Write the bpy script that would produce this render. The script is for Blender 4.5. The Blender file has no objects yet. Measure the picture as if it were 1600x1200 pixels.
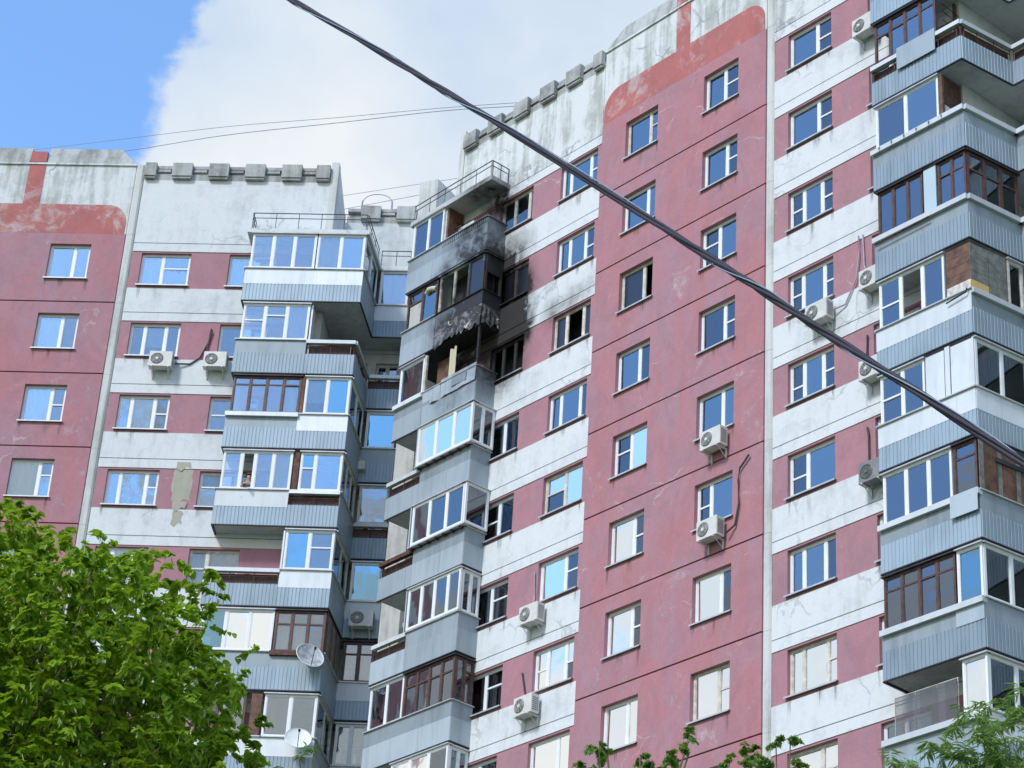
import bpy, math, random
from mathutils import Matrix, Vector, noise as mnoise
random.seed(7)
R_=math.radians
sc=bpy.context.scene
COL=sc.collection
# ---------------------------------------------------------------- camera
PITCH,ROLL=0.5238,0.0667
cam=bpy.data.cameras.new('camera'); camo=bpy.data.objects.new('camera',cam); COL.objects.link(camo)
cp,sp=math.cos(PITCH),math.sin(PITCH); c_,s_=math.cos(ROLL),math.sin(ROLL)
rt=Vector((1,0,0)); up0=Vector((0,-sp,cp)); fw=Vector((0,cp,sp))
rt2=c_*rt+s_*up0; up2=-s_*rt+c_*up0
camo.matrix_world=Matrix(((rt2.x,up2.x,-fw.x,0),(rt2.y,up2.y,-fw.y,0),(rt2.z,up2.z,-fw.z,1.6),(0,0,0,1)))
cam.sensor_width=36; cam.lens=3839/1600*36; cam.clip_end=4000; cam.clip_start=.1
sc.camera=camo
# ---------------------------------------------------------------- world: sky with broken cloud
SUN_EL,SUN_AZ=R_(46),R_(222)      # azimuth clockwise from +Y
w=bpy.data.worlds.new('World'); sc.world=w; w.use_nodes=True
nt=w.node_tree; nt.nodes.clear(); N=nt.nodes.new; Lk=nt.links.new
def wmath(op,a,b=None,c=None,clamp=False):
    n=N('ShaderNodeMath'); n.operation=op; n.use_clamp=clamp
    for i,v in enumerate((a,b,c)):
        if v is None: continue
        if isinstance(v,(int,float)): n.inputs[i].default_value=v
        else: Lk(v,n.inputs[i])
    return n.outputs[0]
sky=N('ShaderNodeTexSky'); sky.sky_type='NISHITA'; sky.sun_disc=False
sky.sun_elevation=SUN_EL; sky.sun_rotation=SUN_AZ; sky.air_density=1.0; sky.dust_density=.4; sky.ozone_density=3.0
tc=N('ShaderNodeTexCoord'); nrm=N('ShaderNodeVectorMath'); nrm.operation='NORMALIZE'; Lk(tc.outputs['Generated'],nrm.inputs[0]); D=nrm.outputs[0]
def wnoise(scale,detail,rough,vec=None,dist=0):
    n=N('ShaderNodeTexNoise'); n.inputs['Scale'].default_value=scale; n.inputs['Detail'].default_value=detail
    n.inputs['Roughness'].default_value=rough; n.inputs['Distortion'].default_value=dist; Lk(vec or D,n.inputs['Vector']); return n.outputs['Fac']
def wdot(v):
    n=N('ShaderNodeVectorMath'); n.operation='DOT_PRODUCT'; Lk(D,n.inputs[0]); n.inputs[1].default_value=v; return n.outputs['Value']
sep=N('ShaderNodeSeparateXYZ'); Lk(D,sep.inputs[0])
n1=wnoise(3.1,9,.58,dist=.3); n2=wnoise(26,8,.62,dist=.6); n3=wnoise(9,6,.6)
low=wmath('MULTIPLY',wmath('SUBTRACT',.47,sep.outputs['Z']),3.0)
glob=wmath('ADD',wmath('ADD',n1,low),.02)                       # broken cloud, thickened low down, out of view, for the pane reflections
edge=wdot((.9357,.3039,-.179))                                              # the edge of the big cloud bank over the roofs
local=wmath('MULTIPLY_ADD',edge,13.0,.62)
nearf=wmath('MULTIPLY_ADD',wdot((-.05,.82,.57)),8.0,-6.6,clamp=True)
bank=wmath('ADD',wmath('MULTIPLY',local,nearf),wmath('MULTIPLY',glob,wmath('SUBTRACT',1.0,nearf)))
val=wmath('ADD',bank,wmath('MULTIPLY',wmath('SUBTRACT',n2,.5),.50))
val=wmath('ADD',val,wmath('MULTIPLY',wmath('SUBTRACT',n3,.5),.75))
mr=N('ShaderNodeMapRange'); mr.interpolation_type='SMOOTHSTEP'; mr.inputs['From Min'].default_value=.55; mr.inputs['From Max'].default_value=.68; Lk(val,mr.inputs['Value'])
cr=N('ShaderNodeValToRGB'); Lk(wmath('ADD',wmath('MULTIPLY',wnoise(5,5,.5),.65),wmath('MULTIPLY',n3,.35)),cr.inputs[0])
cr.color_ramp.elements[0].position=.36; cr.color_ramp.elements[0].color=(1.50,1.92,2.5,1)
cr.color_ramp.elements[1].position=.62; cr.color_ramp.elements[1].color=(2.45,2.58,2.68,1)
mx=N('ShaderNodeMix'); mx.data_type='RGBA'; Lk(mr.outputs[0],mx.inputs[0])
sk=N('ShaderNodeMix'); sk.data_type='RGBA'; sk.blend_type='MULTIPLY'; sk.inputs[0].default_value=1; Lk(sky.outputs[0],sk.inputs[6]); sk.inputs[7].default_value=(.80,.92,1.0,1)
bl=N('ShaderNodeVectorMath'); bl.operation='SCALE'; Lk(cr.outputs[0],bl.inputs[0]); Lk(wmath('ADD',1.0,wmath('MULTIPLY',wmath('SUBTRACT',.50,sep.outputs['Z'],clamp=True),1.6)),bl.inputs['Scale'])  # unseen low cloud brightened so the lower panes reflect white
wm=N('ShaderNodeMix'); wm.data_type='RGBA'; Lk(wmath('MULTIPLY',wmath('SUBTRACT',.47,sep.outputs['Z'],clamp=True),5.0,clamp=True),wm.inputs[0]); Lk(bl.outputs[0],wm.inputs[6]); wm.inputs[7].default_value=(2.75,2.72,2.60,1)  # low cloud also warmed to cream for those reflections
Lk(sk.outputs[2],mx.inputs[6]); Lk(wm.outputs[2],mx.inputs[7])
bg=N('ShaderNodeBackground'); bg.inputs[1].default_value=.15; Lk(mx.outputs[2],bg.inputs[0])
wo=N('ShaderNodeOutputWorld'); Lk(bg.outputs[0],wo.inputs[0])
# ---------------------------------------------------------------- sun through thin cloud
sun=bpy.data.lights.new('sun','SUN'); sun.energy=1.25; sun.angle=R_(10); sun.color=(1,.97,.93)
suno=bpy.data.objects.new('sun',sun); COL.objects.link(suno)
sd=Vector((math.sin(SUN_AZ)*math.cos(SUN_EL),math.cos(SUN_AZ)*math.cos(SUN_EL),math.sin(SUN_EL)))
suno.rotation_euler=sd.to_track_quat('Z','Y').to_euler()
sc.view_settings.view_transform='Standard'; sc.view_settings.look='None'; sc.view_settings.exposure=1.23; sc.view_settings.gamma=1
try: sc.view_settings.use_curve_mapping=False
except Exception: pass
sc.render.engine='CYCLES'
sc.cycles.max_bounces=6; sc.cycles.transparent_max_bounces=16

# ---------------------------------------------------------------- frames of the two wings
ZS=46.034+1.6      # height of the topmost red belt seam
FH=2.8
class Frame:
    def __init__(s,o,ang): s.o=Vector(o); s.a=ang; s.M=Matrix.Translation(s.o)@Matrix.Rotation(ang,4,'Z')
    def sub(s,x,y,z,da=0): 
        p=s.M@Vector((x,y,z)); return Frame(p,s.a+da)
    def P(s,x,y,z): return s.M@Vector((x,y,z))
FR=Frame((6.8285,57.6525,ZS),-0.8730)           # x along the wall, y into the wall, z up
FL=Frame((-13.6316,71.1670,ZS),-0.8730+math.pi/4)
def seg_frame(F,a,b):                           # a,b = (s,d) with d outwards; face seen from the right-hand side
    dx,dy=b[0]-a[0],-(b[1]-a[1]); return F.sub(a[0],-a[1],0,math.atan2(dy,dx)),math.hypot(dx,dy)
# ---------------------------------------------------------------- materials
MATS={}
class MB_:
    def __init__(s,name):
        s.m=bpy.data.materials.new(name); s.m.use_nodes=True; s.nt=s.m.node_tree; s.nt.nodes.clear()
        s.out=s.n('ShaderNodeOutputMaterial'); s.geo=s.n('ShaderNodeNewGeometry'); s.pos=s.geo.outputs['Position']
    def n(s,t): return s.nt.nodes.new(t)
    def l(s,a,b): s.nt.links.new(a,b)
    def put(s,sock,v):
        if isinstance(v,bpy.types.NodeSocket): s.l(v,sock)
        elif isinstance(v,(tuple,list)) and sock.type=='RGBA': sock.default_value=tuple(v[:3])+(1,)
        else: sock.default_value=v
    def math(s,op,a,b=0.0,clamp=False,c=None):
        n=s.n('ShaderNodeMath'); n.operation=op; n.use_clamp=clamp; s.put(n.inputs[0],a); s.put(n.inputs[1],b)
        if c is not None: s.put(n.inputs[2],c)
        return n.outputs[0]
    def scale(s,v,vec=None):
        n=s.n('ShaderNodeVectorMath'); n.operation='MULTIPLY'; s.l(vec or s.pos,n.inputs[0]); n.inputs[1].default_value=v; return n.outputs[0]
    def noise(s,scale,detail=4,rough=.55,vec=None,dist=0):
        n=s.n('ShaderNodeTexNoise'); n.inputs['Scale'].default_value=scale; n.inputs['Detail'].default_value=detail
        n.inputs['Roughness'].default_value=rough; n.inputs['Distortion'].default_value=dist; s.l(vec or s.pos,n.inputs['Vector']); return n.outputs['Fac']
    def ramp(s,f,a,b):
        n=s.n('ShaderNodeMapRange'); n.interpolation_type='SMOOTHSTEP'; s.put(n.inputs['Value'],f); n.inputs['From Min'].default_value=a; n.inputs['From Max'].default_value=b; return n.outputs[0]
    def mix(s,f,a,b,mode='MIX'):
        n=s.n('ShaderNodeMix'); n.data_type='RGBA'; n.blend_type=mode; s.put(n.inputs[0],f); s.put(n.inputs[6],a); s.put(n.inputs[7],b); return n.outputs[2]
    def done(s,col,rough=.8,bump=None,bs=.3,metal=0,bd=.02,**kw):
        p=s.n('ShaderNodeBsdfPrincipled'); s.put(p.inputs['Base Color'],col); s.put(p.inputs['Roughness'],rough); p.inputs['Metallic'].default_value=metal
        for k,v in kw.items(): s.put(p.inputs[k.replace('_',' ')],v)
        if bump is not None:
            b=s.n('ShaderNodeBump'); b.inputs['Strength'].default_value=bs; b.inputs['Distance'].default_value=bd; s.l(bump,b.inputs['Height']); s.l(b.outputs[0],p.inputs['Normal'])
        s.l(p.outputs[0],s.out.inputs[0]); return s.m
# soot left by the fire: a node group giving a 0..1 factor round the burnt balcony
SOOT=[((-11.45,.3,-4.6),2.0,1.3),((-11.1,-.1,-5.75),1.6,1.6),((-10.8,0,-4.6),1.2,1.0),((-10.6,0,-6.2),1.1,1.1),((-11.7,.6,-4.0),1.5,.8),((-10.9,0,-3.0),1.15,.6),((-12.7,.8,-5.2),1.9,.95),
      ((-13.6,.8,-3.4),.9,.8),((-12.3,.7,-2.6),1.7,.85),((-11.8,.3,-1.2),1.6,.55),((-12.2,.5,-.4),1.4,.5),((-11.2,0,-7.2),1.6,.9),((-12.5,.3,-6.0),1.7,1.0),((-8.9,0,-6.1),.75,.5),((-8.0,0,-6.0),.7,.42),((-7.4,0,-5.9),.55,.4),
      ((-12.6,.8,-8.0),1.3,.38),((-13.9,.8,-6.8),.8,.45),((-11.5,0,-1.0),1.2,.25)]
def make_soot():
    g=bpy.data.node_groups.new('soot','ShaderNodeTree'); g.interface.new_socket('Fac',in_out='OUTPUT',socket_type='NodeSocketFloat')
    n=g.nodes.new; l=g.links.new; geo=n('ShaderNodeNewGeometry'); no=n('ShaderNodeTexNoise'); no.inputs['Scale'].default_value=2.2; no.inputs['Detail'].default_value=9; no.inputs['Roughness'].default_value=.68; no.inputs['Distortion'].default_value=.7
    l(geo.outputs['Position'],no.inputs['Vector'])
    acc=None
    for (s,d,z),r,st in SOOT:
        p=FR.P(s,-d,z); v=n('ShaderNodeVectorMath'); v.operation='DISTANCE'; l(geo.outputs['Position'],v.inputs[0]); v.inputs[1].default_value=p
        a=n('ShaderNodeMapRange'); a.interpolation_type='SMOOTHSTEP'; l(v.outputs['Value'],a.inputs['Value'])
        a.inputs['From Min'].default_value=r*1.05; a.inputs['From Max'].default_value=r*.1; a.inputs['To Max'].default_value=st
        if acc is None: acc=a.outputs[0]
        else:
            m=n('ShaderNodeMath'); m.operation='ADD'; l(acc,m.inputs[0]); l(a.outputs[0],m.inputs[1]); acc=m.outputs[0]
    a=n('ShaderNodeMath'); a.operation='MULTIPLY_ADD'; l(no.outputs['Fac'],a.inputs[0]); a.inputs[1].default_value=3.2; a.inputs[2].default_value=-.65; a.use_clamp=False
    mx_=n('ShaderNodeMath'); mx_.operation='MAXIMUM'; l(a.outputs[0],mx_.inputs[0]); mx_.inputs[1].default_value=.12
    m=n('ShaderNodeMath'); m.operation='MULTIPLY'; m.use_clamp=True; l(acc,m.inputs[0]); l(mx_.outputs[0],m.inputs[1])
    o=n('NodeGroupOutput'); l(m.outputs[0],o.inputs[0]); return g
SOOTG=make_soot()
def sooty(b,col,amt=.97):
    g=b.n('ShaderNodeGroup'); g.node_tree=SOOTG
    f=b.math('MULTIPLY',g.outputs[0],amt)
    return b.mix(f,col,(.016,.0135,.012))
def concrete(name,base,dirt,lo,hi,streak=.5,crack=.0,soot=True,bs=.25,warm=(.33,.30,.25)):
    b=MB_(name)
    big=b.noise(.55,7,.62,dist=.4); st=b.noise(1.0,6,.6,vec=b.scale((3.2,3.2,.28))); fine=b.noise(14,5,.6); mid=b.noise(2.6,6,.65,dist=1.0)
    f=b.math('ADD',b.math('MULTIPLY',big,.5),b.math('MULTIPLY',st,streak)); f=b.math('ADD',f,b.math('MULTIPLY',mid,.5-streak*.3))
    f=b.math('DIVIDE',f,.5+streak+.5-streak*.3); k=b.ramp(f,lo,hi)
    col=b.mix(k,base,dirt)
    # yellowish and brown leaks
    k2=b.ramp(b.noise(.8,5,.6,vec=b.scale((1.7,1.7,.5))),.60,.78); col=b.mix(b.math('MULTIPLY',k2,.45),col,warm)
    hf=b.n('ShaderNodeMapRange'); b.l(fine,hf.inputs['Value']); hf.inputs['To Min'].default_value=.90; hf.inputs['To Max'].default_value=1.08
    v=b.n('ShaderNodeVectorMath'); v.operation='SCALE'; b.l(col,v.inputs[0]); b.l(hf.outputs[0],v.inputs['Scale']); col=v.outputs[0]
    h=b.math('ADD',b.math('MULTIPLY',fine,.4),mid)
    if crack>0:
        warp=b.n('ShaderNodeVectorMath'); warp.operation='ADD'; nn=b.n('ShaderNodeTexNoise'); nn.inputs['Scale'].default_value=1.6; nn.inputs['Detail'].default_value=5; b.l(b.pos,nn.inputs['Vector'])
        b.l(b.pos,warp.inputs[0]); b.l(nn.outputs['Color'],warp.inputs[1])
        vo=b.n('ShaderNodeTexVoronoi'); vo.feature='DISTANCE_TO_EDGE'; vo.inputs['Scale'].default_value=.62; b.l(warp.outputs[0],vo.inputs['Vector'])
        ln=b.ramp(vo.outputs[0],.030,.006); gate=b.ramp(b.noise(.5,3,.5),.52,.62)
        col=b.mix(b.math('MULTIPLY',b.math('MULTIPLY',ln,gate),crack),col,(.30,.32,.33))
    if soot: col=sooty(b,col)
    return b.done(col,.88,h,bs,Specular_IOR_Level=.18)
def painted_red(name,base,dark,patch,soot=True,tile=True,pl=(.60,.72)):
    b=MB_(name)
    big=b.noise(.5,6,.6,dist=.5); mid=b.noise(3,6,.65); st=b.noise(1,5,.6,vec=b.scale((2.6,2.6,.3)))
    col=b.mix(b.ramp(b.math('ADD',b.math('MULTIPLY',big,.6),b.math('MULTIPLY',st,.4)),.38,.66),base,dark)
    # bare render showing where the paint has gone, filled cracks
    p=b.ramp(b.math('ADD',b.math('MULTIPLY',b.noise(.75,8,.72,dist=.8),.75),b.math('MULTIPLY',mid,.25)),pl[0],pl[1])
    col=b.mix(b.math('MULTIPLY',p,.8),col,patch)
    warp=b.n('ShaderNodeVectorMath'); warp.operation='ADD'; nn=b.n('ShaderNodeTexNoise'); nn.inputs['Scale'].default_value=1.3; nn.inputs['Detail'].default_value=6; b.l(b.pos,nn.inputs['Vector'])
    b.l(b.pos,warp.inputs[0]); b.l(nn.outputs['Color'],warp.inputs[1])
    vo=b.n('ShaderNodeTexVoronoi'); vo.feature='DISTANCE_TO_EDGE'; vo.inputs['Scale'].default_value=.55; b.l(warp.outputs[0],vo.inputs['Vector'])
    ln=b.ramp(vo.outputs[0],.016,.003); gate=b.ramp(b.noise(.42,4,.6),.555,.61)
    col=b.mix(b.math('MULTIPLY',b.math('MULTIPLY',b.math('MULTIPLY',ln,gate),b.ramp(mid,.35,.6)),.55),col,(.58,.52,.52))
    m2=b.ramp(b.noise(1.0,6,.7,vec=b.scale((1.2,1.2,.8)),dist=.9),.40,.66); col=b.mix(b.math('MULTIPLY',m2,.30),col,dark,'MULTIPLY') if False else b.mix(b.math('MULTIPLY',m2,.28),col,tuple(x*.62 for x in dark))
    fine=b.math('ADD',b.math('MULTIPLY',b.noise(22,3,.6),.6),b.math('MULTIPLY',b.noise(5,5,.7),.4))
    hf=b.n('ShaderNodeMapRange'); b.l(fine,hf.inputs['Value']); hf.inputs['To Min'].default_value=.76; hf.inputs['To Max'].default_value=1.26
    v=b.n('ShaderNodeVectorMath'); v.operation='SCALE'; b.l(col,v.inputs[0]); b.l(hf.outputs[0],v.inputs['Scale']); col=v.outputs[0]
    if soot: col=sooty(b,col)
    return b.done(col,.8,b.math('ADD',mid,b.math('MULTIPLY',fine,.5)),.22,Specular_IOR_Level=.2)
M={}
M['white']=concrete('white_painted_concrete',(.67,.70,.71),(.52,.55,.56),.46,.66,.35,crack=.45)
M['parapet']=concrete('weathered_parapet_concrete',(.66,.69,.69),(.40,.42,.40),.45,.60,.75,crack=.8)
M['grey']=concrete('bare_grey_concrete',(.44,.46,.45),(.23,.235,.22),.42,.62,.6,warm=(.30,.29,.26))
M['strip']=concrete('joint_strip_render',(.60,.62,.60),(.42,.43,.41),.45,.62,.8)
M['soffit']=concrete('slab_soffit_concrete',(.50,.52,.52),(.34,.35,.35),.44,.66,.1)
M['inner']=concrete('loggia_wall_concrete',(.60,.64,.64),(.46,.49,.49),.45,.65,.4,warm=(.42,.42,.40))
M['red']=painted_red('brick_red_paint',(.46,.155,.145),(.39,.150,.145),(.50,.42,.40),pl=(.50,.62))
M['pinkred']=painted_red('faded_red_tile',(.43,.190,.212),(.375,.225,.262),(.52,.44,.46),pl=(.57,.70))
M['pink']=painted_red('dull_pink_tile',(.42,.205,.235),(.36,.21,.24),(.48,.38,.40),pl=(.62,.76))
def stain_mat():
    b=MB_('rain_stain'); tcn=b.n('ShaderNodeTexCoord'); sp_=b.n('ShaderNodeSeparateXYZ'); b.l(tcn.outputs['Generated'],sp_.inputs[0])
    top=b.ramp(sp_.outputs['Z'],.0,1.0); ex=b.math('SUBTRACT',1.0,b.math('ABSOLUTE',b.math('MULTIPLY_ADD',sp_.outputs['X'],2.0,c=-1.0)))
    st=b.noise(1,6,.7,vec=b.scale((16,16,1.3))); f=b.math('MULTIPLY',b.math('MULTIPLY',b.math('MULTIPLY',top,b.ramp(ex,.0,.7)),b.ramp(st,.40,.62)),.50)
    d=b.n('ShaderNodeBsdfDiffuse'); d.inputs[0].default_value=(.10,.095,.09,1); t=b.n('ShaderNodeBsdfTransparent'); m=b.n('ShaderNodeMixShader'); b.l(f,m.inputs[0]); b.l(t.outputs[0],m.inputs[1]); b.l(d.outputs[0],m.inputs[2]); b.l(m.outputs[0],b.out.inputs[0]); return b.m
M['stain']=stain_mat()
def simple(name,col,rough=.5,metal=0,var=.12,soot=False,scale=3,bump=0,**kw):
    b=MB_(name); f=b.noise(scale,5,.6); 
    c=b.mix(b.ramp(f,.3,.7),tuple(x*(1-var) for x in col),tuple(min(1,x*(1+var)) for x in col))
    if soot: c=sooty(b,c)
    return b.done(c,rough,b.noise(scale*6,3,.5) if bump else None,bump or .1,metal,**kw)
def sheet(name,base,dirt,soot=True):
    b=MB_(name); st=b.noise(1,6,.6,vec=b.scale((4,4,.5))); big=b.noise(.7,4,.5); fleck=b.noise(9,4,.7)
    c=b.mix(b.ramp(b.math('ADD',b.math('MULTIPLY',st,.6),b.math('MULTIPLY',big,.4)),.44,.68),base,dirt)
    c=b.mix(b.math('MULTIPLY',b.ramp(fleck,.64,.72),.45),c,(.22,.19,.16))
    oi=b.n('ShaderNodeObjectInfo'); ov=b.n('ShaderNodeMapRange'); b.l(oi.outputs['Random'],ov.inputs['Value']); ov.inputs['To Min'].default_value=.80; ov.inputs['To Max'].default_value=1.10
    vv=b.n('ShaderNodeVectorMath'); vv.operation='SCALE'; b.l(c,vv.inputs[0]); b.l(ov.outputs[0],vv.inputs['Scale']); c=vv.outputs[0]
    run=b.ramp(b.noise(1,5,.7,vec=b.scale((7,7,.35))),.60,.74); c=b.mix(b.math('MULTIPLY',run,.40),c,(.20,.20,.19))
    if soot: c=sooty(b,c,.98)
    return b.done(c,.48,fleck,.08,.15)
M['sheet']=sheet('ribbed_steel_sheet',(.31,.40,.465),(.24,.31,.36))
M['sheet2']=sheet('flat_steel_sheet',(.39,.46,.50),(.30,.365,.40))
M['sheet3']=sheet('pale_blue_sheet',(.50,.58,.63),(.40,.48,.53))
M['upper']=sheet('grey_flat_panel',(.31,.37,.40),(.23,.27,.29))
M['whitesheet']=sheet('white_sheet_panel',(.66,.70,.72),(.56,.60,.62))
M['pvc']=simple('white_pvc',(.78,.80,.81),.35,var=.04)
M['pvcs']=simple('soot_stained_pvc',(.62,.58,.50),.5,var=.25,soot=True,scale=5)
M['oldwhite']=simple('old_cream_painted_wood',(.58,.56,.50),.6,var=.2,soot=True,scale=6)
M['brown']=simple('dark_brown_painted_wood',(.085,.040,.032),.5,var=.35,scale=7)
M['wood']=simple('weathered_wood_board',(.13,.065,.040),.75,var=.45,scale=4,bump=.3)
M['greyboard']=simple('grey_weathered_board',(.17,.18,.16),.8,var=.35,scale=5,bump=.3)
M['yellowboard']=simple('yellow_board',(.60,.40,.14),.6,var=.15)
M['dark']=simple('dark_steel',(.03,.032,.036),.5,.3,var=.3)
M['rust']=simple('rusty_steel',(.10,.045,.03),.7,.2,var=.5,scale=8)
M['sill']=simple('grey_sill_steel',(.50,.52,.53),.4,.3,var=.1,soot=True)
M['darkred']=simple('dark_red_joint',(.17,.030,.030),.8,var=.25)
M['jointgrey']=simple('grey_joint_mastic',(.22,.23,.23),.8,var=.25,soot=True)
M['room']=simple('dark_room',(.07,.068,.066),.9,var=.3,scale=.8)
M['char']=simple('charred_surface',(.012,.011,.011),.8,var=.5,scale=6,bump=.4)
def burnt_metal():
    b=MB_('burnt_steel_sheet'); a=b.noise(3.0,8,.7,dist=1.2); c=b.mix(b.ramp(a,.46,.62),(.035,.037,.042),(.20,.21,.22)); e=b.noise(2.1,8,.7,dist=1.5)
    c=b.mix(b.ramp(e,.60,.66),c,(.52,.50,.46)); c=b.mix(b.ramp(b.noise(5,5,.6),.55,.7),c,(.02,.018,.018)); return b.done(c,.7,a,.6,.2,bd=.06)
M['burnt']=burnt_metal()
def glass(name,fac,tint,thru,rough=.03,wav=.0):
    b=MB_(name); g=b.n('ShaderNodeBsdfGlossy'); g.inputs['Roughness'].default_value=rough; g.inputs['Color'].default_value=tint+(1,)
    t=b.n('ShaderNodeBsdfTransparent'); t.inputs['Color'].default_value=thru+(1,)
    fr=b.n('ShaderNodeFresnel'); fr.inputs['IOR'].default_value=1.5
    f=b.math('ADD',b.math('MULTIPLY',fr.outputs[0],1.2),fac,clamp=True)
    bp=b.n('ShaderNodeBump'); bp.inputs['Strength'].default_value=.12; bp.inputs['Distance'].default_value=.05; b.l(b.noise(1.1,2,.4),bp.inputs['Height']); b.l(bp.outputs[0],g.inputs['Normal'])
    m=b.n('ShaderNodeMixShader'); b.l(f,m.inputs[0]); b.l(t.outputs[0],m.inputs[1]); b.l(g.outputs[0],m.inputs[2]); b.l(m.outputs[0],b.out.inputs[0]); return b.m
M['gb']=glass('blue_coated_window_glass',.22,(.76,.90,1.0),(.90,.93,.95))
M['gw']=glass('mirror_bright_window_glass',.80,(1.0,1.0,.97),(.8,.82,.82))
M['gd']=glass('plain_window_glass',.10,(.85,.92,1.0),(.82,.87,.88))
M['gs']=glass('soot_blackened_glass',.10,(.5,.55,.6),(.08,.08,.08),.3)
M['gg']=glass('balcony_glazing_glass',.15,(.82,.91,1.0),(.86,.88,.88))
M['gcyan']=glass('cyan_tinted_glass',.30,(.55,.85,.95),(.40,.62,.72))
def cloth(name,c,alpha=1.0):
    b=MB_(name); f=b.noise(2,4,.5); col=b.mix(f,tuple(x*.85 for x in c),c)
    d=b.n('ShaderNodeBsdfDiffuse'); b.l(col,d.inputs[0]); t=b.n('ShaderNodeBsdfTranslucent'); b.l(col,t.inputs[0]); m=b.n('ShaderNodeMixShader'); m.inputs[0].default_value=.12
    b.l(d.outputs[0],m.inputs[1]); b.l(t.outputs[0],m.inputs[2]); b.l(m.outputs[0],b.out.inputs[0]); return b.m
M['curt']=cloth('white_net_curtain',(.86,.87,.88)); M['curty']=cloth('cream_curtain',(.70,.66,.50)); M['curtp']=cloth('peach_curtain',(.62,.42,.36))
M['blind']=cloth('pale_blue_blind',(.55,.72,.80)); M['whiteblind']=cloth('white_roller_blind',(.85,.86,.84)); M['curtb']=cloth('blue_curtain',(.20,.33,.50))
M['net']=simple('grey_insect_net',(.38,.39,.40),.8,var=.1)
def latt():
    b=MB_('patterned_curtain'); v=b.n('ShaderNodeTexVoronoi'); v.inputs['Scale'].default_value=7; b.l(b.pos,v.inputs['Vector'])
    return b.done(b.mix(b.ramp(v.outputs[0],.25,.5),(.75,.8,.84),(.40,.50,.60)),.8)
M['patt']=latt()
M['acw']=simple('air_conditioner_casing',(.62,.62,.58),.45,var=.08); M['acg']=simple('air_conditioner_grille',(.16,.17,.17),.5,var=.2); M['acd']=simple('old_grey_casing',(.20,.21,.21),.5,var=.2)
M['pipe']=simple('dark_pipe_insulation',(.05,.035,.045),.7); M['pipew']=simple('pale_pipe_insulation',(.40,.33,.40),.6)
M['dishw']=simple('white_dish_paint',(.70,.74,.72),.4,var=.06); M['dishg']=simple('worn_grey_dish',(.36,.39,.41),.5,var=.35,scale=6)
M['cable']=simple('black_rubber_cable',(.012,.008,.018),.62,var=.3,scale=9); M['wire']=simple('grey_steel_wire',(.22,.28,.36),.5)
M['skin']=simple('skin',(.50,.28,.20),.55,var=.06); M['shirt']=simple('dark_shirt_cloth',(.05,.05,.07),.9); M['hair']=simple('brown_hair',(.04,.025,.018),.7)
M['bark']=simple('bark',(.10,.075,.055),.9,var=.4,scale=9,bump=.6); M['twig']=simple('green_brown_twig',(.13,.10,.05),.8,var=.3)
M['ground']=simple('asphalt_yard',(.075,.075,.075),.9,var=.25,scale=.5,bump=.3); M['lawn']=simple('lawn_grass',(.045,.09,.02),.9,var=.4,scale=1.2,bump=.5)
M['roof']=simple('bitumen_roof',(.06,.06,.06),.9,var=.3)
M['film']=glass('milky_plastic_film',.10,(.8,.8,.78),(.45,.44,.40),.35)
M['clut']=simple('pale_plastic_clutter',(.55,.52,.47),.6,var=.3,scale=9)
def leafmat(name,c1,c2,c3,tr=.45):
    b=MB_(name); f=b.noise(1.3,4,.6); oi=b.n('ShaderNodeObjectInfo')
    at=b.n('ShaderNodeAttribute'); at.attribute_name='tint'; at.attribute_type='GEOMETRY'
    g=b.math('ADD',b.math('MULTIPLY',at.outputs['Fac'],.75),b.math('MULTIPLY',oi.outputs['Random'],.25))
    c=b.mix(b.ramp(g,.0,.55),c1,c2); c=b.mix(b.ramp(g,.55,1.0),c,c3); c=b.mix(b.math('MULTIPLY',f,.35),c,c1)
    p=b.n('ShaderNodeBsdfPrincipled'); b.l(c,p.inputs['Base Color']); p.inputs['Roughness'].default_value=.42
    t=b.n('ShaderNodeBsdfTranslucent'); tc=b.mix(.5,c,(.30,.42,.03)); b.l(tc,t.inputs[0])
    m=b.n('ShaderNodeMixShader'); m.inputs[0].default_value=tr; b.l(p.outputs[0],m.inputs[1]); b.l(t.outputs[0],m.inputs[2]); b.l(m.outputs[0],b.out.inputs[0]); return b.m
M['leaf']=leafmat('linden_leaf',(.13,.25,.018),(.32,.48,.025),(.55,.66,.06),.5)
M['bract']=leafmat('linden_bract',(.30,.44,.12),(.42,.56,.18),(.52,.62,.26),.35)
M['leafv']=leafmat('maple_leaf_green',(.08,.16,.03),(.14,.27,.05),(.24,.27,.10))
M['leafw']=leafmat('willow_leaf_green',(.14,.26,.07),(.26,.40,.12),(.45,.55,.30))
M['leafa']=leafmat('ash_leaf_green',(.05,.12,.03),(.09,.20,.05),(.16,.28,.09))

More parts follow.
